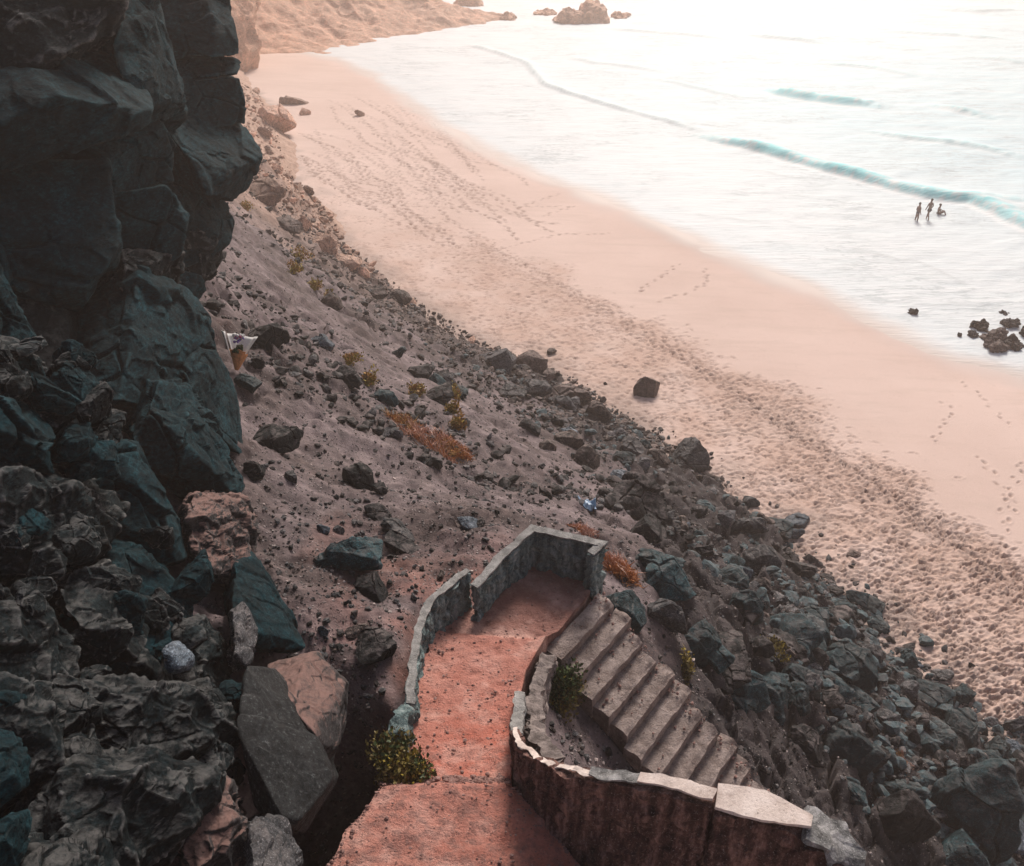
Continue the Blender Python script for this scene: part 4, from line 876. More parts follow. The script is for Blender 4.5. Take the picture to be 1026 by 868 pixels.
BL_ = [
 (500, 360, 34, 30, 'grey', 'pale grey flat topped boulder at the sand edge, left of a matching pair', {}),
 (532, 363, 28, 24, 'brown', 'brown boulder touching the right side of the pale flat topped boulder', {}),
 (553, 352, 9, 8, 'brown', 'tiny brown stone on sand just above the pair of big boulders', {}),
 (648, 388, 27, 22, 'brown', 'lone brown boulder standing out on the open trodden sand', {'sink': .15}),
 (574, 392, 36, 22, 'brown', 'wide brown boulder half sunk at the sand edge behind a smaller grey block', {}),
 (566, 404, 20, 17, 'grey', 'square grey block in front of the wide half sunk brown boulder', {}),
 (600, 409, 21, 18, 'brown', 'dark brown pointed boulder with a split face near the sand edge', {}),
 (535, 390, 30, 21, 'grey', 'grey wedge boulder between the big pair and the wide brown boulder', {}),
 (510, 394, 28, 14, 'grey', 'long pale slab lying below the big pair of boulders', {'tilt': -.4}),
 (691, 457, 35, 34, 'grey', 'large upright grey boulder with a jagged top at the sand edge', {'sink': .15}),
 (660, 456, 22, 24, 'brown', 'brown rock just left of the large upright grey boulder', {}),
 (644, 464, 14, 14, 'grey', 'small pale rounded stone left of the upright grey boulder group', {}),
 (634, 447, 26, 18, 'grey', 'grey block at the back of the rubble left of the upright boulder', {}),
 (588, 458, 26, 22, 'brown', 'reddish brown block in the middle of the rubble band', {}),
 (570, 440, 26, 18, 'brown', 'brown block touching and above the reddish brown rubble block', {}),
 (548, 446, 18, 14, 'brown', 'small brown block on the left of the reddish brown rubble block', {}),
 (622, 476, 22, 16, 'slate', 'bluish grey block at the top edge of the huge black tilted boulder', {}),
 (633, 501, 66, 46, 'black', 'huge black tilted boulder with a flat pale top edge above the landing', {'tilt': -.5, 'box': .8, 'sink': .1}),
 (752, 501, 17, 15, 'grey', 'small grey rock half buried in smooth sand above the flat slab', {}),
 (794, 521, 36, 15, 'slate', 'flat dark slate slab lying alone on the sand', {'flat': .7, 'tilt': -.25}),
 (751, 527, 32, 28, 'grey', 'broad dark grey boulder with a flat lit top beside a pointed one', {}),
 (727, 519, 20, 24, 'grey', 'pointed grey boulder on the left of the broad flat topped boulder', {}),
 (700, 513, 20, 13, 'black', 'low black rock in the sand below the upright grey boulder', {}),
 (804, 568, 28, 18, 'black', 'dark angular boulder on sand at the edge of the lower rubble', {}),
 (873, 607, 28, 15, 'teal', 'smooth dark rounded boulder alone on the sand at lower right', {}),
 (858, 555, 15, 6, 'brown', 'thin flat stone on the trodden sand above the smooth round boulder', {}),
 (903, 652, 13, 7, 'grey', 'small flat stone on sand right of the lower rubble', {}),
 (763, 558, 32, 24, 'grey', 'blue grey slanted boulder below the broad flat topped one', {}),
 (745, 575, 18, 18, 'slate', 'small rounded bluish stone beside the slanted blue grey boulder', {}),
 (664, 577, 54, 40, 'teal', 'big dark boulder with a pale ridge right of the orange tuft', {'tilt': -.5}),
 (622, 606, 44, 46, 'teal', 'dark ragged boulder just right of the top of the stairs', {}),
 (664, 612, 40, 38, 'grey', 'blue grey faceted boulder right of the dark ragged one near the stairs', {}),
 (701, 640, 42, 48, 'teal', 'tall dark teal boulder below the blue grey faceted boulder', {}),
 (749, 604, 36, 50, 'teal', 'tall teal block standing over the middle of the lower rubble', {}),
 (727, 660, 36, 24, 'black', 'black block resting on top of a rounded grey boulder right of stairs', {}),
 (742, 682, 42, 34, 'teal', 'rounded teal grey boulder right of the stairs beneath the black block', {}),
 (762, 645, 24, 22, 'black', 'dark shadowy rock under the tall teal block', {}),
 (846, 660, 46, 42, 'teal', 'broad teal block with a sloped face in the lower right rubble', {}),
 (815, 662, 28, 24, 'black', 'dark rock tucked against the left of the broad teal block', {}),
 (806, 680, 30, 16, 'grey', 'low pale grey slab below the broad teal block', {}),
 (870, 652, 24, 18, 'grey', 'grey stone leaning on the right of the broad teal block', {}),
 (862, 702, 50, 26, 'teal', 'wide flat teal rock on the ridge above the big teal outcrop', {}),
 (838, 742, 78, 50, 'teal', 'big rounded teal outcrop jutting from the slope right of the curved wall', {'sink': .25}),
 (805, 738, 40, 40, 'black', 'dark rock against the left side of the big rounded teal outcrop', {}),
 (905, 812, 74, 80, 'black', 'massive black block at the bottom, left of the biggest teal block', {'sink': .2}),
 (966, 810, 78, 92, 'teal', 'biggest teal block in the bottom right corner', {'tilt': -.45, 'box': .75, 'sink': .15}),
 (960, 730, 40, 36, 'teal', 'teal block above the biggest corner block', {}),
 (1000, 752, 34, 30, 'teal', 'dark block right of the teal one at the right frame edge', {}),
 (890, 722, 26, 20, 'grey', 'grey block on top of the rubble above the massive black block', {}),
 (945, 700, 26, 20, 'black', 'black block at the sand edge in the lower right rubble', {}),
 (994, 724, 16, 10, 'grey', 'small flat grey stone on sand just past the lower rubble', {}),
 (360, 480, 27, 29, 'black', 'dark round boulder sitting alone on the pale gravel slope', {'sink': .12, 'box': .25, 'n': 22}),
 (380, 488, 15, 18, 'black', 'small dark stone touching the right of the round boulder', {}),
 (348, 557, 70, 36, 'teal', 'wide dark ledge rock with a flat gravelly top below the round boulder', {'box': .8, 'sink': .1}),
 (372, 587, 36, 36, 'black', 'dark rounded rock under the wide flat ledge rock', {}),
 (404, 546, 40, 16, 'black', 'lowest of the slanting dark slabs stacked right of the ledge rock', {'tilt': -.5, 'flat': .8}),
 (395, 527, 34, 15, 'grey', 'middle one of the slanting dark slabs right of the ledge rock', {'tilt': -.5, 'flat': .8}),
 (378, 513, 24, 14, 'black', 'topmost of the slanting dark slabs below the small dark stone', {'tilt': -.5, 'flat': .8}),
 (379, 649, 42, 24, 'black', 'flat dark pointed rock lying on red dirt left of the path wall', {'tilt': -.3}),
 (356, 633, 26, 10, 'brown', 'thin brown slab of stone behind the pointed rock on red dirt', {'flat': .8}),
 (323, 632, 10, 14, 'slate', 'small bluish stone on the dirt beside the tall tapering slab', {}),
 (272, 441, 38, 26, 'black', 'dark angular rock with a peaked top near the cliff foot', {}),
 (292, 476, 13, 16, 'grey', 'small upright pale shard below the peaked dark rock', {}),
 (252, 470, 20, 18, 'black', 'black rock in the corner between the cliff foot and the gravel', {}),
 (468, 523, 22, 14, 'slate', 'flat blue slate piece lying on the bare gravel above the path wall', {'flat': .7, 'tilt': -.4}),
 (268, 336, 40, 24, 'black', 'long black rock right above the bouquet of flowers', {'tilt': -.35}),
 (250, 384, 28, 20, 'teal', 'dark teal rock just below the bouquet of flowers', {}),
 (258, 362, 14, 12, 'black', 'small black rock touching the right side of the bouquet', {}),
 (325, 530, 14, 12, 'slate', 'small bluish grey stone on the flat top of the ledge rock', {}),
 (340, 529, 10, 10, 'grey', 'small pale stone beside the bluish one on the ledge rock', {}),
 (289, 224, 28, 22, 'brown', 'hazy brown boulder with a pointed left end at the far sand edge', {}),
 (263, 190, 44, 34, 'brown', 'large hazy orange brown boulder just right of the overhang', {}),
 (303, 225, 18, 20, 'brown', 'hazy upright brown boulder right of the pointed far boulder', {}),
 (322, 246, 26, 18, 'brown', 'rounded hazy boulder below the upright brown one', {}),
 (345, 262, 26, 14, 'brown', 'hazy boulder on the sand edge between two rounded ones', {}),
 (376, 293, 24, 14, 'brown', 'low brown boulder on the sand edge below the hazy group', {}),
 (398, 298, 22, 12, 'brown', 'low pointed brown boulder next to the lone outlying far stone', {}),
 (411, 302, 12, 8, 'brown', 'small outlying stone on sand right of the low pointed boulder', {}),
 (362, 272, 14, 12, 'brown', 'dark pyramid shaped stone on the sand at the hazy edge', {}),
 (275, 118, 40, 28, 'brown', 'cluster topping hazy boulder far up the beach beside the cliff foot', {}),
 (306, 112, 13, 9, 'brown', 'small round hazy stone far up the beach', {}),
 (359, 114, 10, 8, 'brown', 'solitary dark stone far up the beach on open sand', {}),
 (295, 100, 26, 12, 'brown', 'low hazy rock below the orange sea cliff', {}),
 (330, 300, 26, 18, 'brown', 'brown block on the upper slope among the yellow plants', {}),
 (420, 372, 30, 16, 'black', 'dark shelf rock on the slope above the dry orange grass', {}),
 (440, 395, 30, 20, 'black', 'dark block between the shelf rock and the yellow tufts', {}),
 (385, 398, 24, 18, 'teal', 'dark bluish rock left of the dry orange grass', {}),
 (320, 343, 26, 14, 'slate', 'bluish rock on the mid slope right of the bouquet', {}),
 (348, 376, 28, 16, 'black', 'dark flat rock on the slope left of the dry orange grass', {}),
]
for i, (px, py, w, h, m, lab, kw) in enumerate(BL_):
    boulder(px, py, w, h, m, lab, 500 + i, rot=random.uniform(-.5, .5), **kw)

# rocks in the shallows on the right
def sea_rock(px, py, w, h, label, seed, m='black', sub=4):
    g = P(px, py + h * .4, .0); sc_ = (g[1] * CP + CAMZ * SP) / FPX; rng = np.random.default_rng(seed); W = w * sc_
    pts = rock_pts(W, W * 1.0, h * sc_ * 1.6, rng, 12, .3); v, f = rock(pts, sub=sub, amp=.12 * W, cell=W * .3, rough=.06 * W, rs=W * .16, seed=seed)
    o = obj('sea_rock', mesh_np('sea_rock', v, f, M[m]), None, g + np.array([0, W * .3, .05])); o['label'] = label; o['category'] = 'rock'; o['group'] = 'dark rocks in the shallows'
for i, q in enumerate([(1002, 338, 34, 18, 'broad middle rock of the dark cluster in the shallows'), (985, 328, 22, 12, 'left rock of the dark cluster in the shallows'), (1020, 345, 24, 14, 'lower right rock of the dark cluster in the shallows'),
                       (1000, 348, 30, 10, 'low front rock of the dark cluster, nearest the sand'), (1014, 324, 22, 12, 'rear teal rock of the dark cluster, in the wash'), (1034, 334, 24, 16, 'right hand rock of the dark cluster at the frame edge'),
                       (976, 336, 12, 6, 'small flat rock left of the dark cluster in shallows'), (962, 336, 6, 4, 'tiny dark stone just left of the dark sea rock cluster'), (916, 313, 11, 6, 'lone small dark rock in the wash, left of the rock cluster'), (1010, 315, 14, 4, 'thin low rock awash at the back of the dark cluster')]):
    sea_rock(*q, seed=700 + i, m='brown' if i in (0, 3) else 'black')

# ------------------------------------------------------------------ many smaller rocks
lib = []
for i in range(16):
    rng = np.random.default_rng(800 + i); pts = rock_pts(1, rng.uniform(.6, .95), rng.uniform(.45, .8), rng, 12, .45)
    lib.append(rock(pts, sub=5, amp=.045, cell=.4, rough=.007, rs=.12, seed=800 + i, p=90, chips=14, oct2=.5, chipd=(.60, .95)))
lib_me = {}
def lib_mesh(i, m):
    if (i, m) not in lib_me: lib_me[(i, m)] = mesh_np('rock', *lib[i], M[m])
    return lib_me[(i, m)]
def on_slope(n, dmin, dmax, ymin, ymax, fn=None):
    out = []
    while len(out) < n:
        y = np.exp(RNG.uniform(math.log(ymin), math.log(ymax), 3000)); x = RNG.uniform(-.55, 1.15, 3000) * y
        dft = sdist(x, y, FT); u = (x - ST_TL[0]) * ST_U[0] + (y - ST_TL[1]) * ST_U[1]; w = (x - ST_TL[0]) * ST_W[0] + (y - ST_TL[1]) * ST_W[1]
        ok = (dft > dmin) & (dft < dmax) & (path_near(x, y)[0] > .35) & ~((u > -.3) & (u < TREAD * (NST + 2)) & (w > -.25) & (w < ST_WID + .25)) & ~((x < -.33 * y - .6) & (y < 20))
        for i in np.nonzero(ok)[0]:
            if fn and random.random() > fn(x[i], y[i], dft[i]): continue
            out.append((x[i], y[i], dft[i]))
    return out[:n]
def scatter(n, dmin, dmax, ymin, ymax, smin, smax, mats, label, group, fn=None, name='rock', sub=0):
    sp = on_slope(n, dmin, dmax, ymin, ymax, fn); z = ground([a[0] for a in sp], [a[1] for a in sp])
    for (x, y, d), zz in zip(sp, z):
        s = smin * (smax / smin) ** (random.random() ** 1.8)
        o = bpy.data.objects.new(name, lib_mesh(random.randrange(16), random.choice(mats))); COL.objects.link(o)
        o.location = (x, y, zz + .08 * s); o.scale = (s, s, s * random.uniform(.7, 1.1)); o.rotation_euler = (random.uniform(-.4, .4), random.uniform(-.4, .4), random.uniform(0, 6.28))
        o['label'] = label; o['category'] = 'rock'; o['group'] = group
scatter(60, -.8, 13, 11, 30, 1.1, 2.3, ['teal', 'teal', 'black'], 'large dark teal loose boulder in the lower right of the slope', 'large boulders on the lower right slope', lambda x, y, d: 1 if x > 4 else .25, sub=5)
scatter(165, -.8, 10, 12, 34, .4, 1.3, ['teal', 'black', 'black', 'grey', 'brown', 'slate'], 'medium dark loose rock in the rubble on the lower right of the slope', 'medium rocks in the lower right rubble', lambda x, y, d: 1 - .08 * max(d, 0))
scatter(40, -.5, 6.0, 34, 52, .55, 1.5, ['brown', 'brown', 'hazy', 'grey'], 'medium brownish loose rock in the middle rubble band above the sand', 'medium rocks in the upper rubble', lambda x, y, d: 1 - .1 * max(d, 0))
scatter(34, 6, 30, 8, 30, .2, .5, ['black', 'black', 'grey', 'brown'], 'small loose rock on the bare gravel slope left of the landing', 'small rocks on the bare slope', lambda x, y, d: 1.0 if x < .6 else 0)
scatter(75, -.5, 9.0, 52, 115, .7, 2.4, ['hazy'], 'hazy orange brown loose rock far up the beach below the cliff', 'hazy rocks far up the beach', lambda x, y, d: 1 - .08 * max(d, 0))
# the uncountable rubble
def rubble(name, n, dmin, dmax, ymin, ymax, smin, smax, m, fn=None, sub=1, lab=None, sky=.0):
    sp = on_slope(n, dmin, dmax, ymin, ymax, fn); z = ground([a[0] for a in sp], [a[1] for a in sp])
    bank = []
    for k in range(10):
        rng = np.random.default_rng(900 + k); pts = rock_pts(1, rng.uniform(.55, .95), rng.uniform(.35, .7), rng, 10, .4); c, N, dd = hull_planes(pts); dirs, f = ico(sub + 1)
        bank.append((c + dirs / (((np.maximum(dirs @ N.T, 0) / dd) ** 30).sum(1) ** (1 / 30))[:, None], f))
    parts = []
    for (x, y, d), zz in zip(sp, z):
        v, f = bank[random.randrange(10)]; s = smin * (smax / smin) ** (random.random() ** 2.2)
        R_ = np.array(Euler((random.uniform(-.5, .5), random.uniform(-.5, .5), random.uniform(0, 6.28))).to_matrix()); parts.append((v @ R_.T * s + np.array([x, y, zz + .1 * s]), f))
    v, f = join_np(parts); obj(name, mesh_np(name, v, f, M[m]), kind='stuff', label=lab)
rub2 = lambda x, y, d: max(0, 1 - max(d, 0) / 10) * (.15 + .85 * float(smooth(-.25, .25, fbm2(np.array([x]), np.array([y]), 2.6, 2, 145))[0])) * (1 if d > -.6 else .12)
rub = lambda x, y, d: max(0, 1 - max(d, 0) / 9)
rubble('rubble', 1900, -1.6, 10, 11, 36, .12, .9, 'teal', rub2, lab='dark small rubble at the foot of the slope')
rubble('rubble', 1500, -2.0, 9, 12, 40, .10, .7, 'black', rub2)
rubble('rubble', 900, -1.5, 9, 12, 40, .08, .4, 'brown', rub2)
rubble('rubble', 1500, -2.2, 9, 12, 40, .08, .6, 'grey', rub2, lab='grey small rubble at the foot of the slope')
rubble('rubble', 2600, -.8, 8, 30, 60, .16, .7, 'brown', rub, lab='brown small rubble along the upper beach edge')
rubble('rubble', 1100, -.8, 8, 30, 70, .16, .6, 'grey', rub)
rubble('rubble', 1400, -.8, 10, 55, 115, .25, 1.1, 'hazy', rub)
rubble('gravel', 6500, 4, 40, 6, 36, .035, .22, 'grey', lambda x, y, d: 1 if x < 1.5 or random.random() < .5 else 0, 0, 'loose gravel over the bare slope')
rubble('gravel', 5000, 4, 40, 6, 36, .035, .26, 'black', lambda x, y, d: 1, 0)
rubble('gravel', 3500, 6, 40, 6, 34, .03, .16, 'brown', lambda x, y, d: 1, 0)
clus = lambda x, y, d: max(0, min(1, 2.2 * float(fbm2(np.array([x]), np.array([y]), 4.0, 2, 140)[0]) + .25))
rubble('rubble', 2000, 3, 24, 17, 60, .12, .65, 'black', clus, lab='dark broken stone over the upper slope')
rubble('rubble', 1400, 3, 24, 17, 60, .12, .55, 'grey', clus)
rubble('gravel', 3500, 4, 40, 7, 36, .03, .15, 'pale', lambda x, y, d: 1, 0, 'pale loose gravel over the slope')
# grit on the path
parts = []
for _ in range(2600):
    i = int(random.random() ** 1.3 * (R - 1)); k = random.random(); k = k if random.random() < .5 else (random.choice((0, 1)) + (k - .5) * .25)
    k = min(max(k, .01), .99); q = lerp(A_[i], B_[i], k); v, f = ico(1); s = .006 * 5 ** (random.random() ** 3)
    parts.append((v * np.array([s, s * random.uniform(.6, 1), s * random.uniform(.4, .8)]) * RNG.uniform(.75, 1.2, (len(v), 1)) + q + np.array([0, 0, .012 + .1 * s]), f))
for _ in range(150):                                   # stones collected along the step and the edges
    k = random.random(); i = min(range(R), key=lambda q: abs(rr[q][0] + rr[q][1] - 3.97)); q = lerp(A_[i], B_[i], k) + np.array([0, random.gauss(0, .035), 0]); v, f = ico(2); s = random.uniform(.012, .05)
    parts.append((v * np.array([s, s * .8, s * .6]) * RNG.uniform(.75, 1.2, (len(v), 1)) + q + np.array([0, 0, .01]), f))
for _ in range(420):                                   # and on the stair treads
    k = random.randrange(NST); u = TREAD * (k + random.random() ** 2 * .8 + .05); w_ = random.uniform(0, ST_WID) if random.random() < .5 else ST_WID * random.uniform(.8, 1.05); v, f = ico(1); s = .006 * 5 ** (random.random() ** 2)
    parts.append((v * s * RNG.uniform(.7, 1.2, (len(v), 1)) + ST_TL + ST_U * u + ST_W * w_ + np.array([0, 0, -RISE * k + .3 * s + .01 + (.03 if w_ > ST_WID * .8 else 0)]), f))
v, f = join_np(parts); obj('grit', mesh_np('grit', v, f, M['grit']), kind='stuff', label='small stones strewn on the red path and stairs')

# ------------------------------------------------------------------ plants
def leaf_cloud(n, rx, ry, rz, ls, rng, dome=True, shape=1.0):
    p = rng.normal(size=(n, 3)); p /= np.linalg.norm(p, axis=1)[:, None]; rr_ = rng.uniform(.25, 1, (n, 1)) ** .6
    cl_ = rng.normal(size=(9, 3)) * .45; kx = rng.integers(0, 9, n); p = p * rr_ * .62 + cl_[kx]
    if dome: p[:, 2] = np.abs(p[:, 2])
    p = p * np.array([rx, ry, rz]); a = rng.normal(size=(n, 3)); a[:, 2] = np.abs(a[:, 2]) + .4; a /= np.linalg.norm(a, axis=1)[:, None]
    b = np.cross(a, rng.normal(size=(n, 3))); b /= np.linalg.norm(b, axis=1)[:, None]; L = ls * rng.uniform(.6, 1.4, (n, 1)); Wd = L * .32
    V = np.stack([p, p + a * L * .5 + b * Wd, p + a * L, p + a * L * .5 - b * Wd], 1).reshape(-1, 3)
    return V, np.arange(4 * n).reshape(n, 4)
def blades(n, rx, ry, h, w, rng):
    nk = max(5, int(rx * 22)); kx, ky = rng.uniform(-.9, .9, nk) * rx, rng.uniform(-.9, .9, nk) * ry; kk_ = rng.integers(0, nk, n); ks = rng.uniform(.35, 1.0, nk)
    ox, oy = rng.normal(size=n) * .07, rng.normal(size=n) * .07; x = kx[kk_] + ox; y = ky[kk_] + oy; h = h * ks[kk_][:, None]
    a = np.stack([ox / .07 * .55 + rng.normal(size=n) * .3, oy / .07 * .55 + rng.normal(size=n) * .3, np.ones(n)], 1); a /= np.linalg.norm(a, axis=1)[:, None]
    p = np.stack([x, y, np.zeros(n)], 1); b = np.cross(a, rng.normal(size=(n, 3))); b /= np.linalg.norm(b, axis=1)[:, None]; L = h * rng.uniform(.4, 1.2, (n, 1)) * np.exp(-.5 * ((x / rx) ** 2 + (y / ry) ** 2))[:, None]
    bend = rng.normal(size=(n, 3)) * .25
    V = np.stack([p - b * w, p + b * w, p + a * L * .6 + b * w * .7, p + (a + bend) * L, p + (a + bend) * L, p + a * L * .6 - b * w * .7], 1).reshape(-1, 3)
    k = np.arange(n) * 6; F = np.concatenate([np.stack([k, k + 1, k + 2, k + 5], 1), np.stack([k + 5, k + 2, k + 3, k + 4], 1)]); return V, F
def stems(n, rx, rz, rng):
    parts = []
    for _ in range(n):
        e = np.array([rng.normal() * rx * .5, rng.normal() * rx * .5, rz * rng.uniform(.5, .9)]); r0 = .012 * max(rx, .3) / .3
        a = np.linspace(0, 2 * math.pi, 6)[:-1]; ringv = np.stack([np.cos(a), np.sin(a), a * 0], 1)
        V = np.concatenate([ringv * r0, ringv * r0 * .7 + e * .5 + rng.normal(size=3) * .02, ringv * r0 * .3 + e]); i = np.arange(5); j = (i + 1) % 5
        parts.append((V, np.concatenate([np.stack([i + o, j + o, j + o + 5, i + o + 5], 1) for o in (0, 5)])))
    return join_np(parts)
def plant(name, px, py, w, h, mats, label, cat, seed, kind='leaf', n=900, ls=.05, group=None, ry=1.0, at=None):
    g, dist = hit(px, py + h * .4)
    if at is not None: g = at; dist = g[1] * CP + (CAMZ - g[2]) * SP
    s = dist / FPX; rng = np.random.default_rng(seed); rx, rz = w * s / 2, h * s * .8
    g = g - np.array([0, 0, .03]); root = empty(name, g, label, cat, group)
    for i, m in enumerate(mats):
        if kind == 'leaf': v, f = leaf_cloud(n // len(mats), rx, rx * ry, rz, ls, rng)
        else:
            v, f = blades(n // len(mats), rx, rx * ry, rz, max(.004, ls * .12), rng)
        if kind != 'leaf':
            gg = ground(v[:, 0] + g[0], v[:, 1] + g[1]) - g[2]; v[:, 2] += np.clip(gg, -rx * 1.2, rx * 1.2)
        obj('foliage', mesh_np('foliage', v, f, M[m]), root)
    if kind == 'leaf':
        v, f = stems(14, rx, rz, rng); obj('stem', mesh_np('stem', v, f, M['stem']), root)
    return root
plant('shrub', 556, 676, 34, 40, ['leaf_green', 'leaf_green'], 'dark green leafy shrub beside the top of the stairs', 'shrub', 1, n=2600, ls=.06)
plant('shrub', 560, 695, 40, 28, ['leaf_olive', 'leaf_green', 'leaf_yellow'], 'yellow olive shrub growing at the foot of the dark green shrub by the stairs', 'shrub', 2, n=2000, ls=.055)
plant('shrub', 404, 758, 44, 46, ['leaf_olive', 'leaf_olive', 'leaf_yellow', 'leaf_green'], 'olive yellow bush at the left edge of the path above the dark gap', 'shrub', 3, n=3400, ls=.05, at=P(401, 778, 14.7))
plant('dry_grass', 414, 705, 34, 22, ['leaf_orange', 'leaf_gold'], 'orange dry grass in the gap of the broken wall left of the path', 'grass', 4, 'blade', 900, .06, at=P(413, 716, 14.5))
plant('dry_grass', 408, 416, 32, 22, ['leaf_gold', 'leaf_orange'], 'golden tuft at the left end of the dry pink grass patch', 'grass', 5, 'blade', 600, .10)
plant('dry_grass', 428, 428, 60, 24, ['leaf_pink', 'leaf_pink', 'leaf_orange'], 'wide patch of dry pinkish grass on the gravel slope', 'grass', 6, 'blade', 1100, .10)
plant('dry_grass', 455, 442, 36, 18, ['leaf_orange', 'leaf_gold'], 'orange tuft at the right end of the dry pink grass patch', 'grass', 7, 'blade', 600, .10)
plant('dry_grass', 618, 556, 32, 34, ['leaf_orange', 'leaf_orange', 'leaf_pink'], 'rust orange dry clump just outside the right corner of the landing wall', 'grass', 8, 'blade', 1500, .09)
plant('dry_grass', 582, 526, 30, 14, ['leaf_pink', 'leaf_orange'], 'pinkish dry tuft just behind the landing wall', 'grass', 9, 'blade', 700, .09)
plant('shrub', 685, 666, 14, 30, ['leaf_yellow', 'leaf_olive'], 'bright yellow green plant right of the stairs among dark boulders', 'plant', 10, n=700, ls=.07)
plant('shrub', 777, 647, 20, 9, ['leaf_yellow', 'leaf_olive'], 'small yellow green plant in the lower right rubble', 'plant', 11, n=500, ls=.07)
plant('dry_grass', 906, 758, 18, 12, ['leaf_gold', 'leaf_pink'], 'small golden tuft on the ridge above the massive black block', 'grass', 12, 'blade', 500, .08)
for i, (px, py, w, h, lab) in enumerate([(455, 392, 12, 16, 'yellow tuft above the dark rubble, upper one of three in a row'), (453, 408, 12, 14, 'yellow tuft in the middle of three above the pink grass'), (458, 422, 14, 14, 'yellow tuft nearest the orange end of the pink grass patch'),
        (300, 254, 22, 14, 'yellow green plants high on the hazy upper slope'), (296, 268, 14, 10, 'small yellow plant under the hazy upper plants'), (315, 285, 14, 10, 'yellow tuft beside the brown block on upper slope'), (331, 297, 12, 9, 'yellow tuft right of the brown block on upper slope'),
        (350, 358, 16, 12, 'golden tuft on mid slope right of the bluish rock'), (370, 378, 14, 12, 'golden tuft left of the dark bluish rock'), (418, 390, 16, 12, 'orange tuft on top of the dark shelf rock'), (246, 206, 16, 8, 'yellow plants peeping from beside the cliff overhang')]):
    plant('tuft', px, py, w, h, ['leaf_gold', 'leaf_yellow'], lab, 'plant', 20 + i, n=420, ls=.10)

# ------------------------------------------------------------------ bouquet left on the slope
g, dist = hit(238, 372); s = dist / FPX
bq = empty('bouquet', g + np.array([0, -.05, .05]), 'wrapped bouquet of flowers in white and orange paper lying on the slope', 'bouquet')
M['paper'] = plain('wrap_white', (.62, .60, .58), .6, .15, 20); M['paper_o'] = plain('wrap_orange', (.55, .22, .08), .6, .3, 20)
M['petal_v'] = plain('petal_violet', (.22, .13, .40), .6, .4, 60); M['petal_p'] = plain('petal_pink', (.42, .10, .20), .6, .4, 60)
ax = np.array(D(243, 340, dist)) - np.array(D(238, 376, dist)); Lq = np.linalg.norm(ax); ax /= Lq; sx = np.array([1.0, 0, 0]); sx -= ax * (sx @ ax); sx /= np.linalg.norm(sx); sz = np.cross(sx, ax); 
if sz[1] > 0: sz = -sz
def cone(t0, t1, r0, r1, a0, a1, jag=0., seed=0, n=26, m=10, push=0.0):
    rng = np.random.default_rng(seed); V = []
    for i in range(m):
        t = i / (m - 1)
        for j in range(n):
            a = a0 + (a1 - a0) * j / (n - 1); r = (r0 + (r1 - r0) * t) * (1 + .09 * math.sin(a * 7 + seed) * t); l = (t0 + (t1 - t0) * t * (1 + jag * math.sin(a * 3.3 + seed)))
            V.append(ax * l * Lq + sx * math.cos(a) * r * Lq - sz * math.sin(a) * r * Lq * .55 + sz * push)
    return np.array(V), grid_faces(m, n)
def solid(v, f, th): # give paper a thickness
    me_ = mesh_np('wrapper', v, f); return me_
for nm, args, mm in (('wrapper', (.22, .98, .08, .42, math.pi * .02, math.pi * .98, .02, 1), 'paper'), ('wrapper', (.35, 1.0, .22, .52, math.pi * .93, math.pi * 1.12, .02, 4), 'paper'), ('ribbon', (0.0, .46, .05, .23, 0, 6.28, .06, 2), 'paper_o'), ('ribbon', (.30, .55, .12, .26, math.pi * 1.0, math.pi * 1.8, .1, 5), 'paper_o')):
    v, f = cone(*args); o = obj(nm, mesh_np(nm, v, f, M[mm], True), bq); md = o.modifiers.new('s', 'SOLIDIFY'); md.thickness = .008
def blob_cluster(n, mm, nm, t0, t1, rad, size, seed):
    rng = np.random.default_rng(seed); parts = []
    for _ in range(n):
        v, f = ico(1); a = rng.uniform(0, 6.28); r = rng.uniform(0, rad); q = ax * rng.uniform(t0, t1) * Lq + sx * math.cos(a) * r * Lq + sz * (abs(math.sin(a)) * r * .55 + .10) * Lq
        parts.append((v * size * Lq * rng.uniform(.7, 1.3, (len(v), 1)) + q, f))
    v, f = join_np(parts); obj(nm, mesh_np(nm, v, f, M[mm]), bq)
blob_cluster(9, 'petal_v', 'flower', .74, .9, .13, .045, 1); blob_cluster(6, 'petal_p', 'flower', .84, .95, .15, .04, 2); blob_cluster(16, 'leaf_green', 'leaves', .48, .70, .12, .05, 3); blob_cluster(14, 'paper', 'flower', .76, .97, .2, .045, 4)

# pale blue scrap behind the landing
g, dist = hit(588, 508); s = dist / FPX; M['tarp'] = plain('blue_plastic', (.14, .22, .32), .4, .3, 6, .5)
gx, gy = np.meshgrid(np.linspace(-1, 1, 26), np.linspace(-.6, .6, 18)); V = np.stack([gx.ravel(), gy.ravel(), 0 * gx.ravel()], 1); V[:, 0] *= 9 * s; V[:, 1] *= 14 * s
V[:, 2] = .25 * fbm(V / .35, 3, 77) * .6 + .12; gg = ground(V[:, 0] + g[0], V[:, 1] + g[1]) - g[2]; V[:, 2] += gg
o = obj('tarp', mesh_np('tarp', V, grid_faces(18, 26), M['tarp'], True), None, g); o['label'] = 'crumpled pale blue scrap lying beside the huge black boulder'; o['category'] = 'scrap'
o.modifiers.new('s', 'SOLIDIFY').thickness = .02

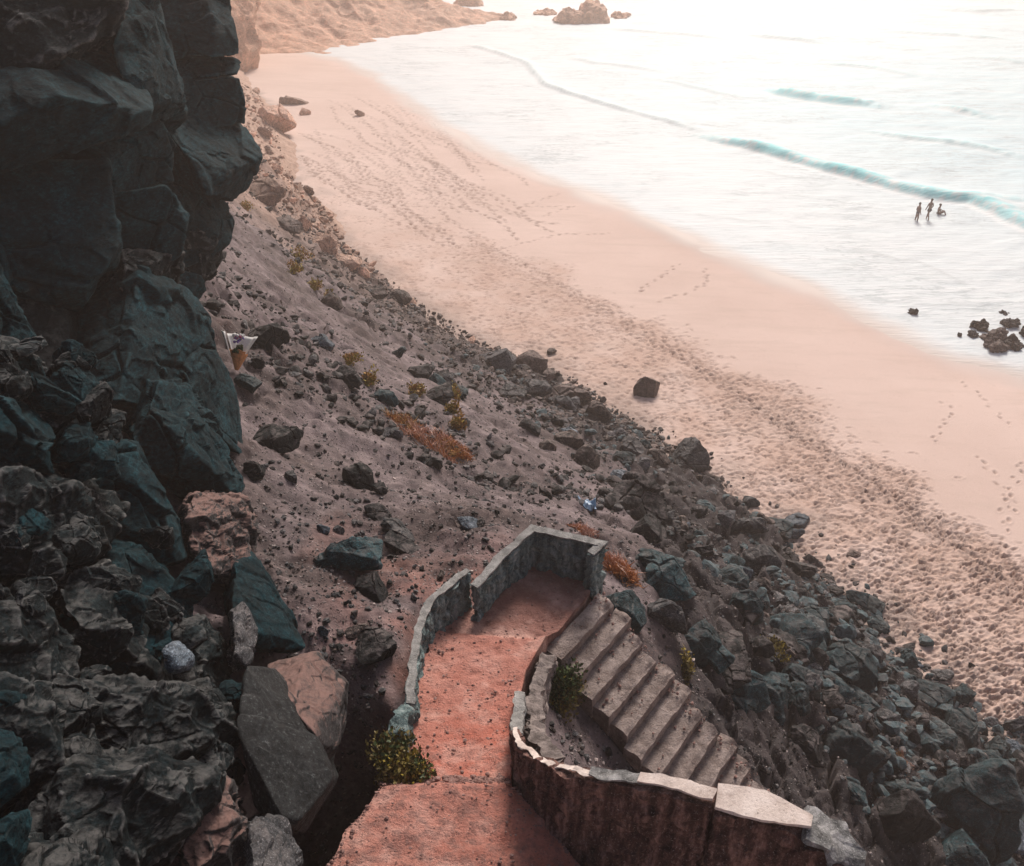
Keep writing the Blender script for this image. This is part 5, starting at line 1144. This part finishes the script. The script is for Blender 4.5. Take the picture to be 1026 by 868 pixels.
# ------------------------------------------------------------------ people in the shallows
M['skin'] = plain('skin', (.19, .13, .11), .6, .1); M['hair'] = plain('hair', (.06, .05, .045), .7, .2); M['suit'] = plain('swimwear', (.07, .07, .08), .7, .2); M['suit2'] = plain('swimwear_grey', (.10, .10, .11), .7, .2)  # bather colours lightened to stand in for haze over the distance
def person(px, py, joints, label, rot, bits, z0=-.05):
    base = P(px, py, 0.05); base[2] = z0; root = empty('person', base, label, 'person'); root.rotation_euler = (0, 0, rot)
    V, E, Rr, ix = [], [], [], {}
    for nm, par, co, r in joints:
        ix[nm] = len(V); V.append(co); Rr.append(r)
        if par: E.append((ix[par], ix[nm]))
    me = bpy.data.meshes.new('body'); me.from_pydata(V, E, []); me.materials.append(M['skin']); o = obj('body', me, root)
    md = o.modifiers.new('skin', 'SKIN'); sk_ = me.skin_vertices[0].data
    for i, r in enumerate(Rr): sk_[i].radius = (r[0], r[1]) if isinstance(r, tuple) else (r, r); sk_[i].use_root = (i == 0)
    md.use_smooth_shade = True; o.modifiers.new('sub', 'SUBSURF').render_levels = 2
    dv, df = ico(3)
    for nm, c, sc_, m in bits:
        obj(nm, mesh_np(nm, dv * np.array(sc_) + np.array(c), df, M[m], True), root)
def stand(spread, arm, lean=0.0, kneel=0.0):
    J = [('pel', None, (0, 0, .95), (.15, .11)), ('wst', 'pel', (0, lean * .3, 1.10), (.13, .095)), ('chs', 'wst', (0, lean * .7, 1.32), (.165, .11)), ('nek', 'chs', (0, lean, 1.50), .055), ('hd1', 'nek', (0, lean + .02, 1.60), (.075, .09)), ('hd2', 'hd1', (0, lean + .02, 1.71), (.07, .085))]
    for s_, n in ((-1, 'l'), (1, 'r')):
        J += [('hp' + n, 'pel', (s_ * .09, 0, .88), .09), ('kn' + n, 'hp' + n, (s_ * .10, s_ * spread * .6 - .02, .48), .06), ('an' + n, 'kn' + n, (s_ * .10, s_ * spread + .03, .08), .042), ('to' + n, 'an' + n, (s_ * .11, s_ * spread - .12, .03), .035),
              ('sh' + n, 'chs', (s_ * .18, lean * .8, 1.42), .06), ('el' + n, 'sh' + n, (s_ * (.22 + arm), lean + .02, 1.15), .043), ('wr' + n, 'el' + n, (s_ * (.21 + arm * .6), lean - .10, .92), .033), ('hn' + n, 'wr' + n, (s_ * (.20 + arm * .5), lean - .14, .83), .036)]
    return J
person(918, 220.5, stand(.05, .03), 'standing bather in dark swimwear, left of the two upright figures in the shallows', RAD(100), [('hair', (0, .03, 1.71), (.085, .105, .10), 'hair'), ('swimsuit', (0, .02, .96), (.165, .125, .14), 'suit2')], -.30)
person(929, 219.5, stand(.24, .08, -.04), 'walking bather in dark shorts with legs apart, right of the standing one', RAD(200), [('hair', (0, -.01, 1.72), (.085, .105, .095), 'hair'), ('shorts', (0, 0, .86), (.19, .15, .17), 'suit')], -.08)
sit = [('pel', None, (0, 0, .10), (.16, .12)), ('wst', 'pel', (0, .03, .26), (.13, .1)), ('chs', 'wst', (0, .02, .46), (.165, .11)), ('nek', 'chs', (0, 0, .62), .055), ('hd1', 'nek', (0, -.02, .72), (.075, .09)), ('hd2', 'hd1', (0, -.02, .83), (.07, .085))]
for s_, n in ((-1, 'l'), (1, 'r')):
    sit += [('hp' + n, 'pel', (s_ * .1, -.06, .10), .09), ('kn' + n, 'hp' + n, (s_ * .13, -.42, .34), .06), ('an' + n, 'kn' + n, (s_ * .12, -.62, -.02), .042), ('to' + n, 'an' + n, (s_ * .12, -.76, -.03), .034), ('sh' + n, 'chs', (s_ * .18, .02, .55), .058), ('el' + n, 'sh' + n, (s_ * .26, -.12, .36), .042), ('wr' + n, 'el' + n, (s_ * .17, -.34, .32), .032), ('hn' + n, 'wr' + n, (s_ * .14, -.42, .36), .035)]
person(940, 214, sit, 'third bather sitting low in the water at the right', RAD(70), [('hair', (0, .0, .84), (.085, .105, .095), 'hair'), ('swimsuit', (0, 0, .13), (.18, .14, .12), 'suit')], -.05)

# ------------------------------------------------------------------ air, sky, light
hz = bpy.data.materials.new('haze_air'); hz.use_nodes = True; nt = hz.node_tree; nt.nodes.remove(nt.nodes['Principled BSDF'])
pv = nt.nodes.new('ShaderNodeVolumePrincipled'); pv.inputs['Color'].default_value = (1.0, .85, .76, 1); pv.inputs['Density'].default_value = .0016; pv.inputs['Anisotropy'].default_value = .35
nt.links.new(pv.outputs[0], nt.nodes['Material Output'].inputs['Volume'])
x0, x1, y0, y1, z0, z1 = -3100, 3100, -900, 3600, -8, 62
bv = np.array([(x, y, z) for x in (x0, x1) for y in (y0, y1) for z in (z0, z1)]); bf = np.array([[0, 1, 3, 2], [4, 6, 7, 5], [0, 4, 5, 1], [2, 3, 7, 6], [0, 2, 6, 4], [1, 5, 7, 3]])
obj('haze', mesh_np('haze', bv, bf, hz), kind='stuff')

SUN_EL, SUN_AZ = RAD(40), RAD(14)         # azimuth from straight ahead towards the sea on the right
w = bpy.data.worlds.new('World'); SC.world = w; w.use_nodes = True; nt = w.node_tree
sky = nt.nodes.new('ShaderNodeTexSky'); sky.sky_type = 'NISHITA'; sky.sun_disc = False; sky.sun_elevation = SUN_EL; sky.sun_rotation = SUN_AZ; sky.dust_density = 4.0; sky.air_density = 1.0
nt.links.new(sky.outputs[0], nt.nodes['Background'].inputs['Color']); nt.nodes['Background'].inputs['Strength'].default_value = .07
sun = bpy.data.lights.new('sun', 'SUN'); sun.energy = 3.0; sun.angle = RAD(18); sun.color = (1.0, .93, .86); so = bpy.data.objects.new('sun', sun); COL.objects.link(so)
dv = Vector((math.sin(SUN_AZ) * math.cos(SUN_EL), math.cos(SUN_AZ) * math.cos(SUN_EL), math.sin(SUN_EL)))
so.rotation_euler = dv.to_track_quat('Z', 'Y').to_euler(); so.location = (20, 40, 60)

SC.render.engine = 'CYCLES'
SC.view_settings.view_transform = 'Standard'; SC.view_settings.look = 'None'; SC.view_settings.exposure = 0.70; SC.view_settings.gamma = 1
SC.cycles.use_denoising = True; SC.cycles.max_bounces = 6; SC.cycles.diffuse_bounces = 3; SC.cycles.glossy_bounces = 2; SC.cycles.volume_bounces = 1; SC.cycles.transparent_max_bounces = 8
